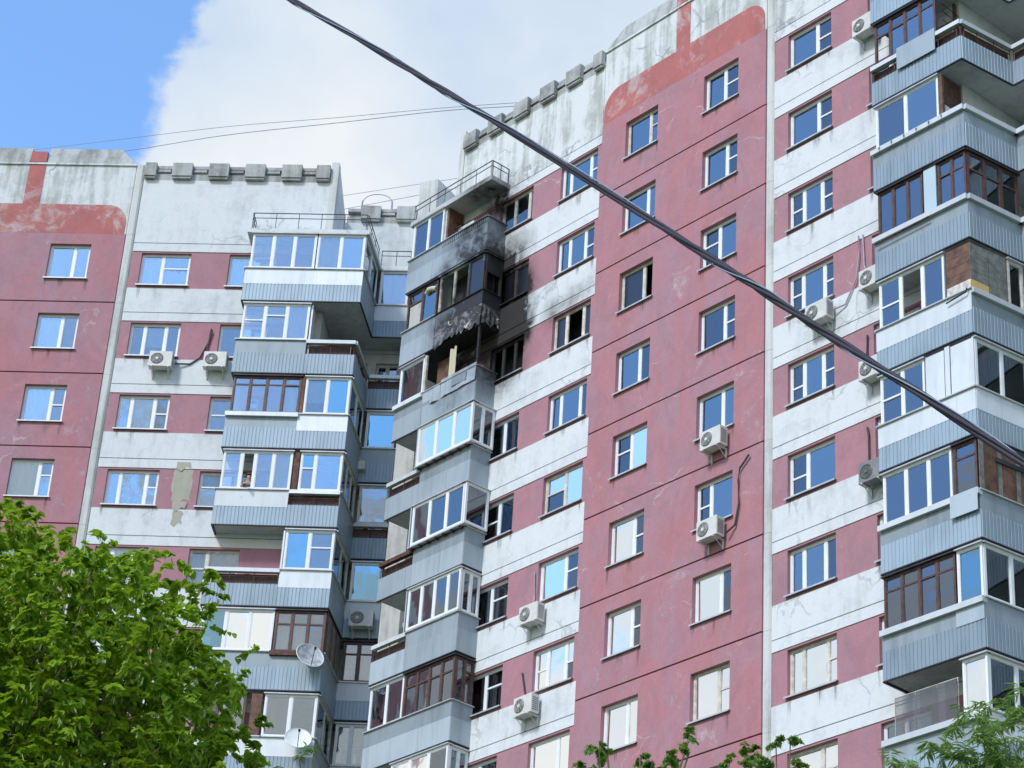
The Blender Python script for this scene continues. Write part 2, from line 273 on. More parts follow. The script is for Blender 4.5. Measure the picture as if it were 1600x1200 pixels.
# ---------------------------------------------------------------- mesh building
class MB:
    def __init__(s): s.v=[]; s.f=[]; s.mi=[]; s.smooth=False
    def quad(s,a,b,c,d,m=0): i=len(s.v); s.v+=[a,b,c,d]; s.f.append((i,i+1,i+2,i+3)); s.mi.append(m); return s
    def box(s,x0,x1,y0,y1,z0,z1,m=0):
        i=len(s.v); s.v+=[(x0,y0,z0),(x1,y0,z0),(x1,y1,z0),(x0,y1,z0),(x0,y0,z1),(x1,y0,z1),(x1,y1,z1),(x0,y1,z1)]
        for f in ((0,3,2,1),(4,5,6,7),(0,1,5,4),(1,2,6,5),(2,3,7,6),(3,0,4,7)): s.f.append(tuple(i+k for k in f)); s.mi.append(m)
        return s
    def prism_y(s,pts,y0,y1,m=0):      # polygon in xz (counter-clockwise seen from -y), extruded along y
        n=len(pts); i=len(s.v); s.v+=[(x,y0,z) for x,z in pts]+[(x,y1,z) for x,z in pts]
        s.f.append(tuple(range(i,i+n))); s.mi.append(m); s.f.append(tuple(range(i+2*n-1,i+n-1,-1))); s.mi.append(m)
        for k in range(n): s.f.append((i+(k+1)%n,i+k,i+n+k,i+n+(k+1)%n)); s.mi.append(m)
        return s
    def prism_z(s,pts,z0,z1,m=0,ztop=None):      # polygon in xy ccw from above
        n=len(pts); i=len(s.v); s.v+=[(x,y,z0) for x,y in pts]+[(x,y,(ztop[k] if ztop else z1)) for k,(x,y) in enumerate(pts)]
        s.f.append(tuple(range(i+n-1,i-1,-1))); s.mi.append(m); s.f.append(tuple(range(i+n,i+2*n))); s.mi.append(m)
        for k in range(n): s.f.append((i+k,i+(k+1)%n,i+n+(k+1)%n,i+n+k)); s.mi.append(m)
        return s
    def tube(s,pts,r,n=6,m=0,r1=None):
        pts=[Vector(p) for p in pts]; rings=[]
        for k,p in enumerate(pts):
            t=(pts[min(k+1,len(pts)-1)]-pts[max(k-1,0)]).normalized(); a=t.cross(Vector((0,0,1)))
            if a.length<.05: a=t.cross(Vector((1,0,0)))
            a.normalize(); b=t.cross(a); rr=r+(r1-r)*k/(len(pts)-1) if r1 is not None else r
            i=len(s.v); s.v+=[tuple(p+rr*(math.cos(q*2*math.pi/n)*a+math.sin(q*2*math.pi/n)*b)) for q in range(n)]; rings.append(i)
        for k in range(len(rings)-1):
            for q in range(n): s.f.append((rings[k]+q,rings[k]+(q+1)%n,rings[k+1]+(q+1)%n,rings[k+1]+q)); s.mi.append(m)
        s.f.append(tuple(rings[0]+q for q in range(n-1,-1,-1))); s.mi.append(m); s.f.append(tuple(rings[-1]+q for q in range(n))); s.mi.append(m)
        return s
    def mesh(s,name,mats):
        me=bpy.data.meshes.new(name); me.from_pydata([tuple(v) for v in s.v],[],s.f)
        for m in (mats if isinstance(mats,(list,tuple)) else [mats]): me.materials.append(M[m] if isinstance(m,str) else m)
        for p,k in zip(me.polygons,s.mi): p.material_index=k
        if s.smooth:
            for p in me.polygons: p.use_smooth=True
        me.update(); return me
WM={}
def link(o,parent,Mw):
    COL.objects.link(o); WM[o.name]=Mw
    if parent is not None: o.parent=parent; o.matrix_local=WM[parent.name].inverted()@Mw
    else: o.matrix_world=Mw
    return o
def obj(name,mb,mats,parent,F,at_=(0,0,0)):
    me=mb.mesh(name,mats) if isinstance(mb,MB) else mb
    return link(bpy.data.objects.new(name,me),parent,F.M@Matrix.Translation(at_))
def empty(name,parent,F,at_=(0,0,0)):
    o=bpy.data.objects.new(name,None); o.empty_display_size=.3; return link(o,parent,F.M@Matrix.Translation(at_))
def tag(o,label=None,cat=None,group=None,kind=None):
    for k,v in (('label',label),('category',cat),('group',group),('kind',kind)):
        if v: o[k]=v
    return o
W0=Frame((0,0,0),0)
# ---------------------------------------------------------------- ground
g=MB(); g.quad((-1500,-1500,0),(1500,-1500,0),(1500,1500,0),(-1500,1500,0)); tag(obj('ground',g,'lawn',None,W0),'mown grass yard spreading out below the apartment block',None,None,'structure')
g=MB(); g.prism_z([(-60,40),(40,24),(43,32),(-57,48)],.0,.004+.0); tag(obj('road',g,'ground',None,W0),'grey asphalt drive running past the foot of the block',None,None,'structure')

# ---------------------------------------------------------------- the building
BLD=empty('apartment_building',None,Frame((-3,62,0),0))
tag(BLD,'white and faded red panel apartment block with tiers of balconies, one of them burnt out','apartment block')
def rnd(a,b): return random.uniform(a,b)
# dark core behind the panels (rooms), roofs
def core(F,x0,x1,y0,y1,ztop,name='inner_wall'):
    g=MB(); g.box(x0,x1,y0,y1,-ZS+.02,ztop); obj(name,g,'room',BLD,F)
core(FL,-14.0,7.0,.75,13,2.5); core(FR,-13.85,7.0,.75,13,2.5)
for F,x0,x1 in ((FL,-14,7.0),(FR,-13.85,7.0)):
    g=MB(); g.box(x0,x1,.3,13,2.52,2.70); obj('roof',g,'roof',BLD,F)
def panel(F,x0,x1,z0,z1,holes,mat,y=0,th=.22,name='wall_panel',joint=None,jh=.05,reveal=None):
    """one facade panel with window openings, reveals and a recessed joint strip under it"""
    g=MB(); xs=sorted(set([x0,x1]+[h[0] for h in holes]+[h[1] for h in holes])); zs=sorted(set([z0,z1]+[h[2] for h in holes]+[h[3] for h in holes]))
    ins=lambda x,z: any(h[0]<x<h[1] and h[2]<z<h[3] for h in holes)
    for a,b in zip(xs,xs[1:]):
        for c,d in zip(zs,zs[1:]):
            if not ins((a+b)/2,(c+d)/2): g.quad((a,y,c),(b,y,c),(b,y,d),(a,y,d))
    y1=y+th
    for (a,b,c,d,o) in [(x0,x1,z0,z1,1)]+[(h[0],h[1],h[2],h[3],-1) for h in holes]:
        q=[((a,y,c),(a,y1,c),(b,y1,c),(b,y,c)),((a,y,d),(b,y,d),(b,y1,d),(a,y1,d)),((a,y,c),(a,y,d),(a,y1,d),(a,y1,c)),((b,y,c),(b,y1,c),(b,y1,d),(b,y,d))]
        for f in q: g.quad(*(f if o>0 else f[::-1]),m=(1 if (o<0 and reveal) else 0))
    mats=[mat,reveal or mat]
    if joint: g.box(x0+.002,x1-.002,y+.035,y+.09,z0-jh,z0-.001,m=2); mats.append(joint)
    return obj(name,g,mats,BLD,F)
CURT={}
def curtain_mesh(w,h,mat,key=0):
    k=(round(w,2),round(h,2),mat,key%3)
    if k not in CURT:
        g=MB(); n=max(8,int(w/.045)); g.smooth=True; ph=key*1.7
        vs=[]
        for i in range(n+1):
            x=w*i/n; y=.045*math.sin(i*1.15+ph)+.025*math.sin(i*.43+ph*2)
            vs.append((x,y))
        for (xa,ya),(xb,yb) in zip(vs,vs[1:]): g.quad((xa,ya,0),(xb,yb,0),(xb,yb,h),(xa,ya,h))
        CURT[k]=g.mesh('curtain',mat)
    return CURT[k]
PANE={}
def pane_mesh(w,h,mat):
    k=(round(w,3),round(h,3),mat)
    if k not in PANE: g=MB(); g.box(0,k[0],0,.008,0,k[1]); PANE[k]=g.mesh('pane',mat)
    return PANE[k]
FRM={}
SPECBACK={'b':('gb',None),'c':('gb','curt'),'p':('gb','patt'),'w':('gw','whiteblind'),'n':('gd','net'),'d':('gd',None),'l':('gd','blind'),'o':(None,None),'s':('gs',None),
          'y':('gd','curty'),'k':('gb','curtb'),'g':('gg',None),'G':('gg','curt'),'P':('gg','curtp'),'Y':('gg','curty'),'L':('gcyan','blind'),'W':('gw',None),'q':('gcyan',None),'f':('film',None),'D':('gd','curtp'),'C':('gg','patt'),'O':('gd','curt')}
def glazing(parent,F,x0,x1,z0,z1,spec,mat='pvc',y=.0,th=.07,fw_=.065,mw=.09,name='window_frame',panes=True,soff=None):
    """spec: list of (weight, transom fraction from the top or 0, glass kind[, lower kind])"""
    w=x1-x0; h=z1-z0; key=(round(w,3),round(h,3),tuple((s[0],s[1]) for s in spec),mat,fw_,mw,th)
    tot=sum(s[0] for s in spec); n=len(spec); inner=w-2*fw_-mw*(n-1); cells=[]; x=fw_
    for s in spec:
        ww=inner*s[0]/tot; cells.append((x,x+ww,s)); x+=ww+mw
    if key not in FRM:
        g=MB(); g.box(0,fw_,0,th,0,h); g.box(w-fw_,w,0,th,0,h); g.box(fw_,w-fw_,.002,th-.002,0,fw_); g.box(fw_,w-fw_,.002,th-.002,h-fw_,h)
        for a,b in zip(cells,cells[1:]): g.box(a[1],b[0],.004,th-.004,fw_,h-fw_)
        for a in cells:
            if a[2][1]: zt=h-fw_-(h-2*fw_)*a[2][1]; g.box(a[0],a[1],.008,th-.008,zt-.025,zt+.025)
        # sash beads around each pane, slightly set back
        for a in cells:
            bw=.022; X0,X1=a[0],a[1]
            g.box(X0,X0+bw,.014,th-.014,fw_,h-fw_); g.box(X1-bw,X1,.014,th-.014,fw_,h-fw_); g.box(X0+bw,X1-bw,.016,th-.016,fw_,fw_+bw); g.box(X0+bw,X1-bw,.016,th-.016,h-fw_-bw,h-fw_)
        FRM[key]=g.mesh(name,mat)
    fo=obj(name,FRM[key],None,parent,F,(x0,y,z0))
    for i,(a,b,s) in enumerate(cells):
        parts=[(fw_,h-fw_,s[2])] if not s[1] else [(fw_,h-fw_-(h-2*fw_)*s[1]-.025,s[3] if len(s)>3 else s[2]),(h-fw_-(h-2*fw_)*s[1]+.025,h-fw_,s[2])]
        for (c,d,kd) in parts:
            gm,back=SPECBACK[kd]
            if gm: 
                po=obj('pane',pane_mesh(b-a-.004,d-c-.004,gm),None,parent,F,(x0+a+.002,y+th*.5,z0+c+.002))
                # each pane hangs a hair out of true, as real sashes do
                po.rotation_euler.x+=rnd(-.012,.012); po.rotation_euler.z+=rnd(-.006,.006)
            if back=='net': nb=MB(); nb.box(0,b-a-.01,0,.004,0,d-c-.01); obj('insect_net',nb,'net',parent,F,(x0+a+.005,y+th+.012,z0+c+.005))
            elif back in('blind','whiteblind'):
                part_=.66 if (back=='blind') else 1; hh=(d-c-.01)*part_; nb=MB(); nb.box(0,b-a-.01,0,.004,0,hh); obj('blind',nb,back,parent,F,(x0+a+.005,y+th+.05,z0+d-.005-hh))
            elif back: obj('curtain',curtain_mesh(b-a+.02,d-c,back,i),None,parent,F,(x0+a-.01,y+th+.085,z0+c))
    return fo
def window(F,x0,x1,z0,z1,spec,mat='pvc',label=None,sill='sill',y=.13):
    W=empty('window',BLD,F,((x0+x1)/2,y,z0)); 
    if label: W['label']=label
    glazing(W,F,x0+.003,x1-.003,z0+.003,z1-.003,spec,mat,y=y)
    g=MB(); g.prism_z([(x0-.05,-.075),(x1+.05,-.075),(x1+.05,y-.003),(x0-.05,y-.003)],z0-.02,z0-.018,ztop=[z0-.006,z0-.006,z0+.001,z0+.001]); 
    g.box(x0-.05,x1+.05,-.075,-.070,z0-.05,z0-.02); obj('sill',g,sill,W,F)
    for xs_,ws_ in ((x0+rnd(-.08,.02),rnd(.10,.20)),(x1-rnd(.06,.16),rnd(.10,.20)),(x0+(x1-x0)*rnd(.3,.6),rnd(.15,.4))):
        if random.random()<.8: hs=rnd(.35,.75); g=MB(); g.quad((0,0,0),(ws_,0,0),(ws_,0,hs),(0,0,hs)); obj('rain_stain',g,'stain',W,F,(xs_,-.004,z0-.052-hs))
    return W
# ---------- red stair column, x -7.02..0
def red_column(F,A,B,nfl=17,curve=True):
    HA,HB=(-5.94,-4.52),(-2.55,-1.12)
    for k in range(nfl):
        z1=-FH*k; z0=z1-FH+.05
        if k==nfl-1: z0=-ZS+.1
        holes=[]
        if A and k in A: holes.append((HA[0],HA[1],z1-1.83,z1-.44))
        if B and k in B: holes.append((HB[0],HB[1],z1-1.83,z1-.44))
        panel(F,-7.02,0,z0,z1,holes,'pinkred',joint='darkred',reveal='pinkred')
        for (a,b),T in ((HA,A),(HB,B)):
            if T and k in T:
                t=T[k]; window(F,a,b,z1-1.83,z1-.44,t[0],t[1] if len(t)>1 else 'pvc',t[2] if len(t)>2 else None)
    # parapet: white panel and the red field with rounded shoulders in front of it
    panel(F,-7.02,0,.003,2.93,[],'parapet',y=.02,joint=None)
    def arc(cx,cz,r,a0,a1,n=8): return [(cx+r*math.cos(R_(a0+(a1-a0)*i/n)),cz+r*math.sin(R_(a0+(a1-a0)*i/n))) for i in range(n+1)]
    g=MB(); pts=[(-6.98,.004),(-.06,.004)]+arc(-.76,.50,.70,0,90)+arc(-6.28,.50,.70,90,180); g.prism_y(pts,0.0,.018); obj('painted_panel',g,'red',BLD,F)
    g=MB(); g.box(-3.80,-3.22,.001,.019,1.203,2.95); g.box(-3.80,-3.22,-.03,.10,2.952,3.40); obj('painted_stripe',g,'red',BLD,F)
    g=MB(); g.box(-7.02,-.0,-.03,.02,2.86,2.93); obj('cornice',g,'parapet',BLD,F)
    # sloping concrete caps either side of the stripe
    for x0,x1,c0,c1 in ((-6.98,-3.83,.62,0),(-3.19,-.02,0,.62)):
        g=MB(); i=0; pts=[(x0,2.935),(x1,2.935),(x1-c1,3.66),(x0+c0,3.66)] ; n=4
        g.v=[(x,-.02,z) if z<3 else (x,.16,z) for x,z in pts]+[(x,.9,z) for x,z in pts]
        g.f=[(0,1,2,3),(7,6,5,4)]+[((k+1)%4,k,4+k,4+(k+1)%4) for k in range(4)]; g.mi=[0]*6; obj('parapet_cap',g,'grey',BLD,F)
    g=MB(); g.box(-7.0,-.02,.2,.9,2.70,2.93); obj('roof_edge',g,'grey',BLD,F)
# ---------- white/pink bay
JZ=-.33
def bay(F,x0,x1,cols,nfl=17,pinkx=None,topz=2.90):
    """cols: list of (xa,xb,{k:spec})"""
    pa,pb=pinkx or (x0,x1)
    for k in range(nfl):
        zt=-FH*k-.68; zb=-FH*k-2.17
        zj=JZ-FH*(k+1)
        # lintel band and spandrel panel
        panel(F,x0,x1,zt,JZ-FH*k-.03,[],'white',joint=None,name='lintel_panel')
        if k==nfl-1: zj=-ZS
        panel(F,x0,x1,zj,zb,[],'white',joint='jointgrey',jh=.028,name='spandrel_panel')
        holes=[];
        for xa,xb,T in cols:
            if k in T: holes.append((xa,xb,-FH*k-2.04,-FH*k-.74))
        if zb+.004<zt: panel(F,x0+.003,x1-.003,zb+.002,zt-.002,holes,'pink',y=.022,th=.2,reveal='pink',name='tiled_panel')
        for xa,xb,T in cols:
            if k in T:
                t=T[k]; window(F,xa,xb,-FH*k-2.04,-FH*k-.74,t[0],t[1] if len(t)>1 else 'pvc',t[2] if len(t)>2 else None)
    panel(F,x0,x1,JZ,topz-.62,[],'parapet' if F is FR else 'white',name='parapet_panel',joint='jointgrey',jh=.028)
def merlons(F,x0,x1,blocks,z=2.90):
    g=MB(); g.box(x0,x1,.0,.30,z-.619,z-.36); g.box(x0,x1,.02,.25,z-.13,z); g.box(x0+.01,x1-.01,.14,.26,z-.36,z-.13); obj('cornice',g,'grey',BLD,F)
    for a,b in blocks:
        g=MB(); g.prism_y([(a,z-.52),(b,z-.52),(b,z+.012),(a,z+.012)],-.17,-.002); g.box(a+.02,b-.02,-.13,-.02,z-.60,z-.522); obj('parapet_block',g,'grey',BLD,F)
        if b+.5<x1: g=MB(); g.box(b+.03,b+.5,-.05,.0-.002,z-.30,z-.20); obj('cornice_bar',g,'grey',BLD,F)
def groove(F):
    for k in range(-1,17):
        z1=-FH*k-.004 if k>=0 else 2.92; z0=-FH*(k+1)+.004 if k>=0 else .004
        if k==16: z0=-ZS
        g=MB(); g.prism_z([(.004,.05),(.06,.0),(.24,.0),(.30,.05),(.30,.2),(.004,.2)],z0,z1); obj('joint_strip',g,'strip',BLD,F)
        g=MB(); g.box(.302,.345,.06,.2,z0,z1); obj('joint_recess',g,'jointgrey',BLD,F)
# ---- window layouts read off floor by floor (k counts down from the top)
V='oldwhite'
LA=None
LB={0:([(.6,0,'b'),(.34,0,'b')],'pvc','window with pale objects on the inner sill'),1:([(.58,0,'c'),(.36,0,'n')],),2:([(.64,0,'c'),(.3,.5,'n','n')],),3:([(.66,0,'c'),(.28,.38,'n','b')],),4:([(.6,0,'c'),(.3,0,'b')],),5:([(.6,0,'b'),(.3,0,'b')],)}
L1={0:([(.42,0,'c'),(.55,.42,'b','c')],),1:([(.26,0,'d'),(.42,0,'l'),(.26,0,'d')],'pvc','window with a half drawn pale blue blind between two dark sashes'),2:([(.22,0,'b'),(.46,0,'c'),(.27,.5,'n')],),3:([(.22,0,'k'),(.52,0,'p'),(.2,.45,'n','p')],'pvc','window with a patterned curtain'),
    4:([(.3,0,'c'),(.4,0,'c'),(.25,0,'b')],),5:([(.3,0,'c'),(.4,0,'c'),(.25,0,'b')],)}
L2={0:([(.4,0,'c'),(.5,0,'b')],),1:([(.42,0,'d'),(.5,0,'k')],),2:([(.42,.5,'n','n'),(.5,0,'b')],),3:([(.4,.4,'d','b'),(.5,0,'c')],),4:([(.26,.5,'O','O'),(.5,0,'O')],V,'old cream wooden window with a casement standing open'),5:([(.4,0,'c'),(.5,0,'b')],)}
RA={0:([(.66,0,'b'),(.24,.4,'c')],V),1:([(.66,0,'c'),(.24,0,'c')],),2:([(.66,0,'s'),(.3,0,'o')],V,'dark sooty window with one sash gone'),3:([(.6,0,'c'),(.34,0,'O')],),4:([(.44,.42,'n','n'),(.5,0,'w')],),5:([(.62,0,'w'),(.3,.5,'n')],),
    6:([(.62,0,'w'),(.26,.5,'n','n')],),7:([(.6,0,'w'),(.3,0,'w')],),8:([(.6,0,'w'),(.3,0,'w')],)}
RB={0:([(.52,0,'c'),(.42,.46,'n','n')],),1:([(.60,0,'k'),(.32,.46,'n','n')],),2:([(.42,.42,'n','n'),(.5,0,'b')],),3:([(.62,0,'l'),(.3,.5,'n','n')],'pvc','window with a pale blue blind'),4:([(.60,0,'k'),(.32,0,'b')],),5:([(.30,.5,'n','n'),(.60,0,'c')],),
    6:([(.64,0,'w'),(.28,0,'D')],),7:([(.62,0,'w'),(.3,.48,'w')],V,'old cream framed window with white curtains'),8:([(.62,0,'w'),(.3,0,'w')],)}
R1={0:([(.62,0,'c'),(.34,.5,'n','n')],),1:([(.64,0,'c'),(.32,.5,'n','n')],),2:([(.26,.5,'n','n'),(.38,0,'k'),(.24,.5,'n','n')],),3:([(.26,.5,'n','n'),(.5,0,'k'),(.22,.5,'n','n')],),4:([(.28,.6,'n','n'),(.42,0,'k'),(.26,.5,'n','n')],),
    5:([(.34,.55,'n','n'),(.62,0,'c')],),6:([(.26,0,'c'),(.46,0,'b'),(.24,0,'n')],),7:([(.24,0,'w'),(.5,0,'w'),(.2,.45,'w')],V,'old framed window with white net curtains'),8:([(.6,0,'w'),(.3,.5,'w')],V)}
R2={k:([(.4,0,'b'),(.5,0,'c')],) for k in range(9)}
RL={0:([(.18,0,'b'),(.56,0,'b'),(.2,.5,'c')],),1:([(.26,0,'c'),(.42,0,'c'),(.26,.55,'n','n')],),2:([(.28,0,'s'),(.44,0,'o'),(.2,0,'s')],'pvcs','fire damaged window with an empty middle sash'),3:([(.24,0,'b'),(.50,0,'c'),(.18,0,'O')],),
    4:([(.48,.45,'w','n'),(.46,0,'w')],V),5:([(.60,0,'w'),(.32,.45,'n','n')],),6:([(.26,.48,'W','W'),(.42,0,'w'),(.2,.52,'W','n')],),7:([(.62,0,'w'),(.28,0,'w')],),8:([(.62,0,'w'),(.28,0,'w')],)}
RS={0:([(.35,0,'O'),(.42,0,'O'),(.12,0,'O')],V),1:([(.5,0,'s'),(.4,0,'s')],'pvcs','smoke blackened window beside the burnt balcony'),2:([(.3,0,'o'),(.35,0,'o'),(.3,0,'o')],'char','burnt out black window opening under the burnt balcony'),3:([(.48,0,'c'),(.42,0,'O')],),4:([(.48,.5,'n','c'),(.42,0,'g')],),
    5:([(.42,0,'Y'),(.48,.4,'n','n')],),6:([(.42,0,'c'),(.48,.4,'n','c')],),7:([(.4,0,'w'),(.5,0,'n')],),8:([(.4,0,'c'),(.5,0,'w')],)}
red_column(FL,None,LB); red_column(FR,RA,RB)
groove(FL); groove(FR)
bay(FL,.348,7.0,[(.68,2.40,L1),(3.73,5.35,L2)],pinkx=(.348,7.0))
bay(FR,.348,7.0,[(.87,2.53,R1),(3.9,5.45,R2)])
bay(FR,-13.9,-7.022,[(-8.90,-7.20,RL),(-11.80,-10.22,RS)])
bay(FL,-13.9,-7.022,[])
merlons(FL,.35,6.90,[(.16+.19+1.28*i+ (0 if i else 0),.16+.19+1.28*i+.70) for i in range(0)]+[(.36,.76),(1.33,2.03),(2.62,3.32),(3.90,4.60),(5.19,5.89),(6.40,6.88)])
merlons(FR,-13.9,-7.03,[(-13.85,-13.2),(-12.6,-11.9),(-11.3,-10.6),(-10.0,-9.3),(-8.75,-8.05),(-7.45,-7.04)])
merlons(FR,.35,6.90,[(.36,.76),(1.33,2.03),(2.62,3.32),(3.90,4.60),(5.19,5.89),(6.40,6.88)])
# ---- piers and stepped back corner walls
for F,x0,x1 in ((FL,6.905,7.16),(FR,6.905,7.16)):
    g=MB(); g.prism_z([(x0,-.035),(x1,-.035),(x1,.30),(x0,.30)],-ZS+.02,3.12); obj('pier',g,'strip',BLD,F)
    # side wall running back, its top sloping down
    g=MB(); g.prism_z([(7.0,.302),(7.155,.302),(7.155,2.45),(7.0,2.45)],-ZS+.02,3,ztop=[3.05,3.05,2.35,2.35]); obj('side_wall',g,'inner',BLD,F)
g=MB(); g.prism_z([(-14.16,-.035),(-13.905,-.035),(-13.905,.30),(-14.16,.30)],-ZS+.02,3.22); obj('pier',g,'strip',BLD,FR)
g=MB(); g.prism_z([(-14.155,.302),(-14.0,.302),(-14.0,2.45),(-14.155,2.45)],-ZS+.02,3,ztop=[3.05,3.05,2.35,2.35]); obj('side_wall',g,'inner',BLD,FR)
# back wall of the corner on the left wing with parapet, low windows
BW=FL.sub(0,2.45,0)
for k in range(-1,17):
    z1=-FH*k-.35; z0=z1-FH+.02
    if k==-1: z1=2.28
    if k==16: z0=-ZS
    h=[] if k<0 else [(7.75,8.45,z1-1.75,z1-.35),(8.75,9.55,z1-1.75,z1-.35)]
    if k<=8: panel(BW,7.16,10.35,z0,z1,h,'inner',name='corner_panel')
    else: panel(BW,7.16,10.35,z0,z1,[],'inner',name='corner_panel')
    if 0<=k<=8:
        for a in h: window(BW,a[0],a[1],a[2],a[3],[(.5,0,'d'),(.5,0,'d')],'oldwhite')
merlons(BW,7.2,10.35,[(7.7,8.4),(8.98,9.68)],z=2.90)
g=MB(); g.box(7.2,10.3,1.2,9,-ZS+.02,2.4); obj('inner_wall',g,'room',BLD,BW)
# corner pier between the wings
A=FL.P(9.93,.81,0); B=FL.P(10.58,.59,0); Bb=FR.P(-16.44,2.9,0); Ab=FL.P(9.95,2.5,0); iv=FL.M.inverted()
pts=[(lambda q:(q.x,q.y))(iv@p) for p in (A,B,Bb,Ab)]
g=MB(); g.prism_z(pts,-ZS+.02,3,ztop=[2.93,2.93,2.2,2.4]); obj('corner_pier',g,'strip',BLD,FL)
# back wall of the right-hand recess and of the next one beyond the right balconies
BR=FR.sub(0,2.45,0)
for x0,x1 in ((-16.8,-14.16),(7.16,12)):
    for k in range(-1,17):
        z1=-FH*k-.35; z0=z1-FH+.02
        if k==-1: z1=2.88
        if k==16: z0=-ZS
        h=[(x0+.9,x0+1.7,z1-2.2,z1-.35)] if 0<=k<=8 else []
        panel(BR,x0,x1,z0,z1,h,'inner',name='corner_panel')
        if h: window(BR,*h[0],[(1,.4,'d','d')],'oldwhite')
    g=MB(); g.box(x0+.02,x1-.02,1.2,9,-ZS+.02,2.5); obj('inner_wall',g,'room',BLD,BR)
# ---------------------------------------------------------------- balconies
ZB=lambda k:-.21-FH*k
SH,SI,GT=.74,1.27,2.66      # sheet top, sill, glazing top above the slab underside
RIB={}
def ribbed(L,h,mat,pitch=.115,seams=True,key=0,flat=False):
    k=(round(L,2),round(h,2),mat,pitch,flat,key%2)
    if k in RIB: return RIB[k]
    g=MB(); rnd_=random.Random(hash((round(L,2),key))&255)
    if flat:
        x=0
        while x<L-.001:
            w_=min(1.28,L-x)
            if L-x-w_<.3: w_=L-x
            dy=rnd_.uniform(-.006,.006); g.box(x+.004,x+w_-.004,-.012+dy,.008+dy,0,h); g.box(x-.0,x+.05,-.020+dy,-.0125+dy,.0,h) if x>0 else None
            x+=w_
    else:
        prof=[]; x=0; n=int(L/pitch); p=L/n
        for i in range(n):
            off=.010 if (seams and i%9==99) else 0
            x=i*p; prof+=[(x,-.002),(x+p*.16,-.002),(x+p*.22,-.016-off),(x+p*.94,-.016-off)]
        prof.append((L,-.002))
        for (xa,ya),(xb,yb) in zip(prof,prof[1:]): g.quad((xa,ya,0),(xb,yb,0),(xb,yb,h),(xa,ya,h))
        g.box(0,L,.002,.006,0,h)
    RIB[k]=g.mesh('ribbed_panel',mat); return RIB[k]
def rail(parent,F,x0,x1,z0,z1,mat='dark',n=None,r=.016,mid=True):
    g=MB(); g.tube([(x0,.03,z1),(x1,.03,z1)],r); 
    if mid: g.tube([(x0,.03,z1-.2),(x1,.03,z1-.2)],r*.8)
    n=n or max(2,int((x1-x0)/.9)+1)
    for i in range(n+1): x=x0+(x1-x0)*i/n; x=min(max(x,x0+r),x1-r); g.tube([(x,.03,z0),(x,.03,z1)],r*.75)
    return obj('railing',g,mat,parent,F)
def slab(parent,F,pts,z0,z1=None,mat='soffit'):
    g=MB(); g.prism_z([(s,-d) for s,d in pts],z0,z1 or z0+.15); return obj('slab',g,mat,parent,F)
def flatpan(parent,F,x0,x1,z0,z1,mat,name='flat_panel',y=-.02,th=.02,warp=0):
    g=MB()
    if warp:
        n=max(3,int((x1-x0)/.25)); ys=[y+rnd(-warp,warp) for _ in range(n+1)]; zl=[z0+rnd(-warp,warp)*.6 for _ in range(n+1)]
        for i in range(n):
            xa=x0+(x1-x0)*i/n; xb=x0+(x1-x0)*(i+1)/n; g.quad((xa,ys[i],zl[i]),(xb,ys[i+1],zl[i+1]),(xb,y,z1),(xa,y,z1)); g.quad((xa,ys[i]+.01,zl[i]),(xa,y+.01,z1),(xb,y+.01,z1),(xb,ys[i+1]+.01,zl[i+1]))
    else: g.box(x0,x1,y,y+th,z0,z1)
    return obj(name,g,mat,parent,F)
def parapet(bal,SF,L,zb,x0=0,x1=None,up='upper',low='sheet',flat=False,sill='sill',handrail='whitesheet',key=0,sh=SH,si=SI,trim='dark'):
    x1=L if x1 is None else x1
    me=ribbed(x1-x0,sh,low,flat=flat,key=key); obj('flat_panel' if flat else 'ribbed_panel',me,None,bal,SF,(x0,0,zb))
    g=MB(); g.box(x0,x1,-.022,.03,zb-.035,zb-.003); g.box(x0,x1,.010,.035,zb,zb+.10); obj('edge_shadow_angle',g,trim,bal,SF)  # steel angle; its dark strip paints in the gap shadow below the sheet
    if up=='open':      # a dark gap with rails and clutter between sheet and hand rail
        rail(bal,SF,x0+.02,x1-.02,zb+sh,zb+si-.06,'rust',mid=True)
        g=MB(); g.box(x0,x1,-.06,.09,zb+si-.13,zb+si); obj('handrail',g,handrail,bal,SF)
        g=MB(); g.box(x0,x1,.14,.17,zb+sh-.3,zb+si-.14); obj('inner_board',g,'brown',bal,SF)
    elif up=='wide':
        flatpan(bal,SF,x0,x1,zb+sh-.10,zb+si-.03,'whitesheet'); g=MB(); g.box(x0-.03,x1+.03,-.07,.08,zb+si-.03,zb+si+.005); obj('sill',g,sill,bal,SF)
    elif up=='lip':     # a wooden sill board with a grey strip beneath
        flatpan(bal,SF,x0,x1,zb+sh,zb+si-.15,'upper',y=-.004,th=.01); g=MB(); g.box(x0-.02,x1+.02,-.10,.08,zb+si-.15,zb+si); obj('sill',g,handrail,bal,SF)
    else:
        flatpan(bal,SF,x0,x1,zb+sh+.002,zb+si-.03,up,y=-.006,th=.012); g=MB(); g.box(x0-.02,x1+.02,-.06,.08,zb+si-.03,zb+si); obj('sill',g,sill,bal,SF)
def glz(bal,SF,x0,x1,zb,spec,mat='pvc',z0=SI,z1=GT,y=.01,**k):
    g=MB(); g.box(x0-.04,x1+.04,-.06 if y>-.01 else y-.05,.09,zb+z1,zb+z1+.035); obj('drip_cap',g,'dark' if mat=='brown' else 'sill',bal,SF)
    return glazing(bal,SF,x0,x1,zb+z0,zb+z1,spec,mat,y=y,**k)
def partition(bal,F,s,d0,d1,zb,mat='whitesheet',z0=.15,z1=GT):
    g=MB(); g.box(s-.03,s+.03,-d1,-d0,zb+z0,zb+z1); obj('partition',g,mat,bal,F)
TYPES_U={}
def tree3(w,t=0,k='g',n=3): return [(w,t,k)]*n
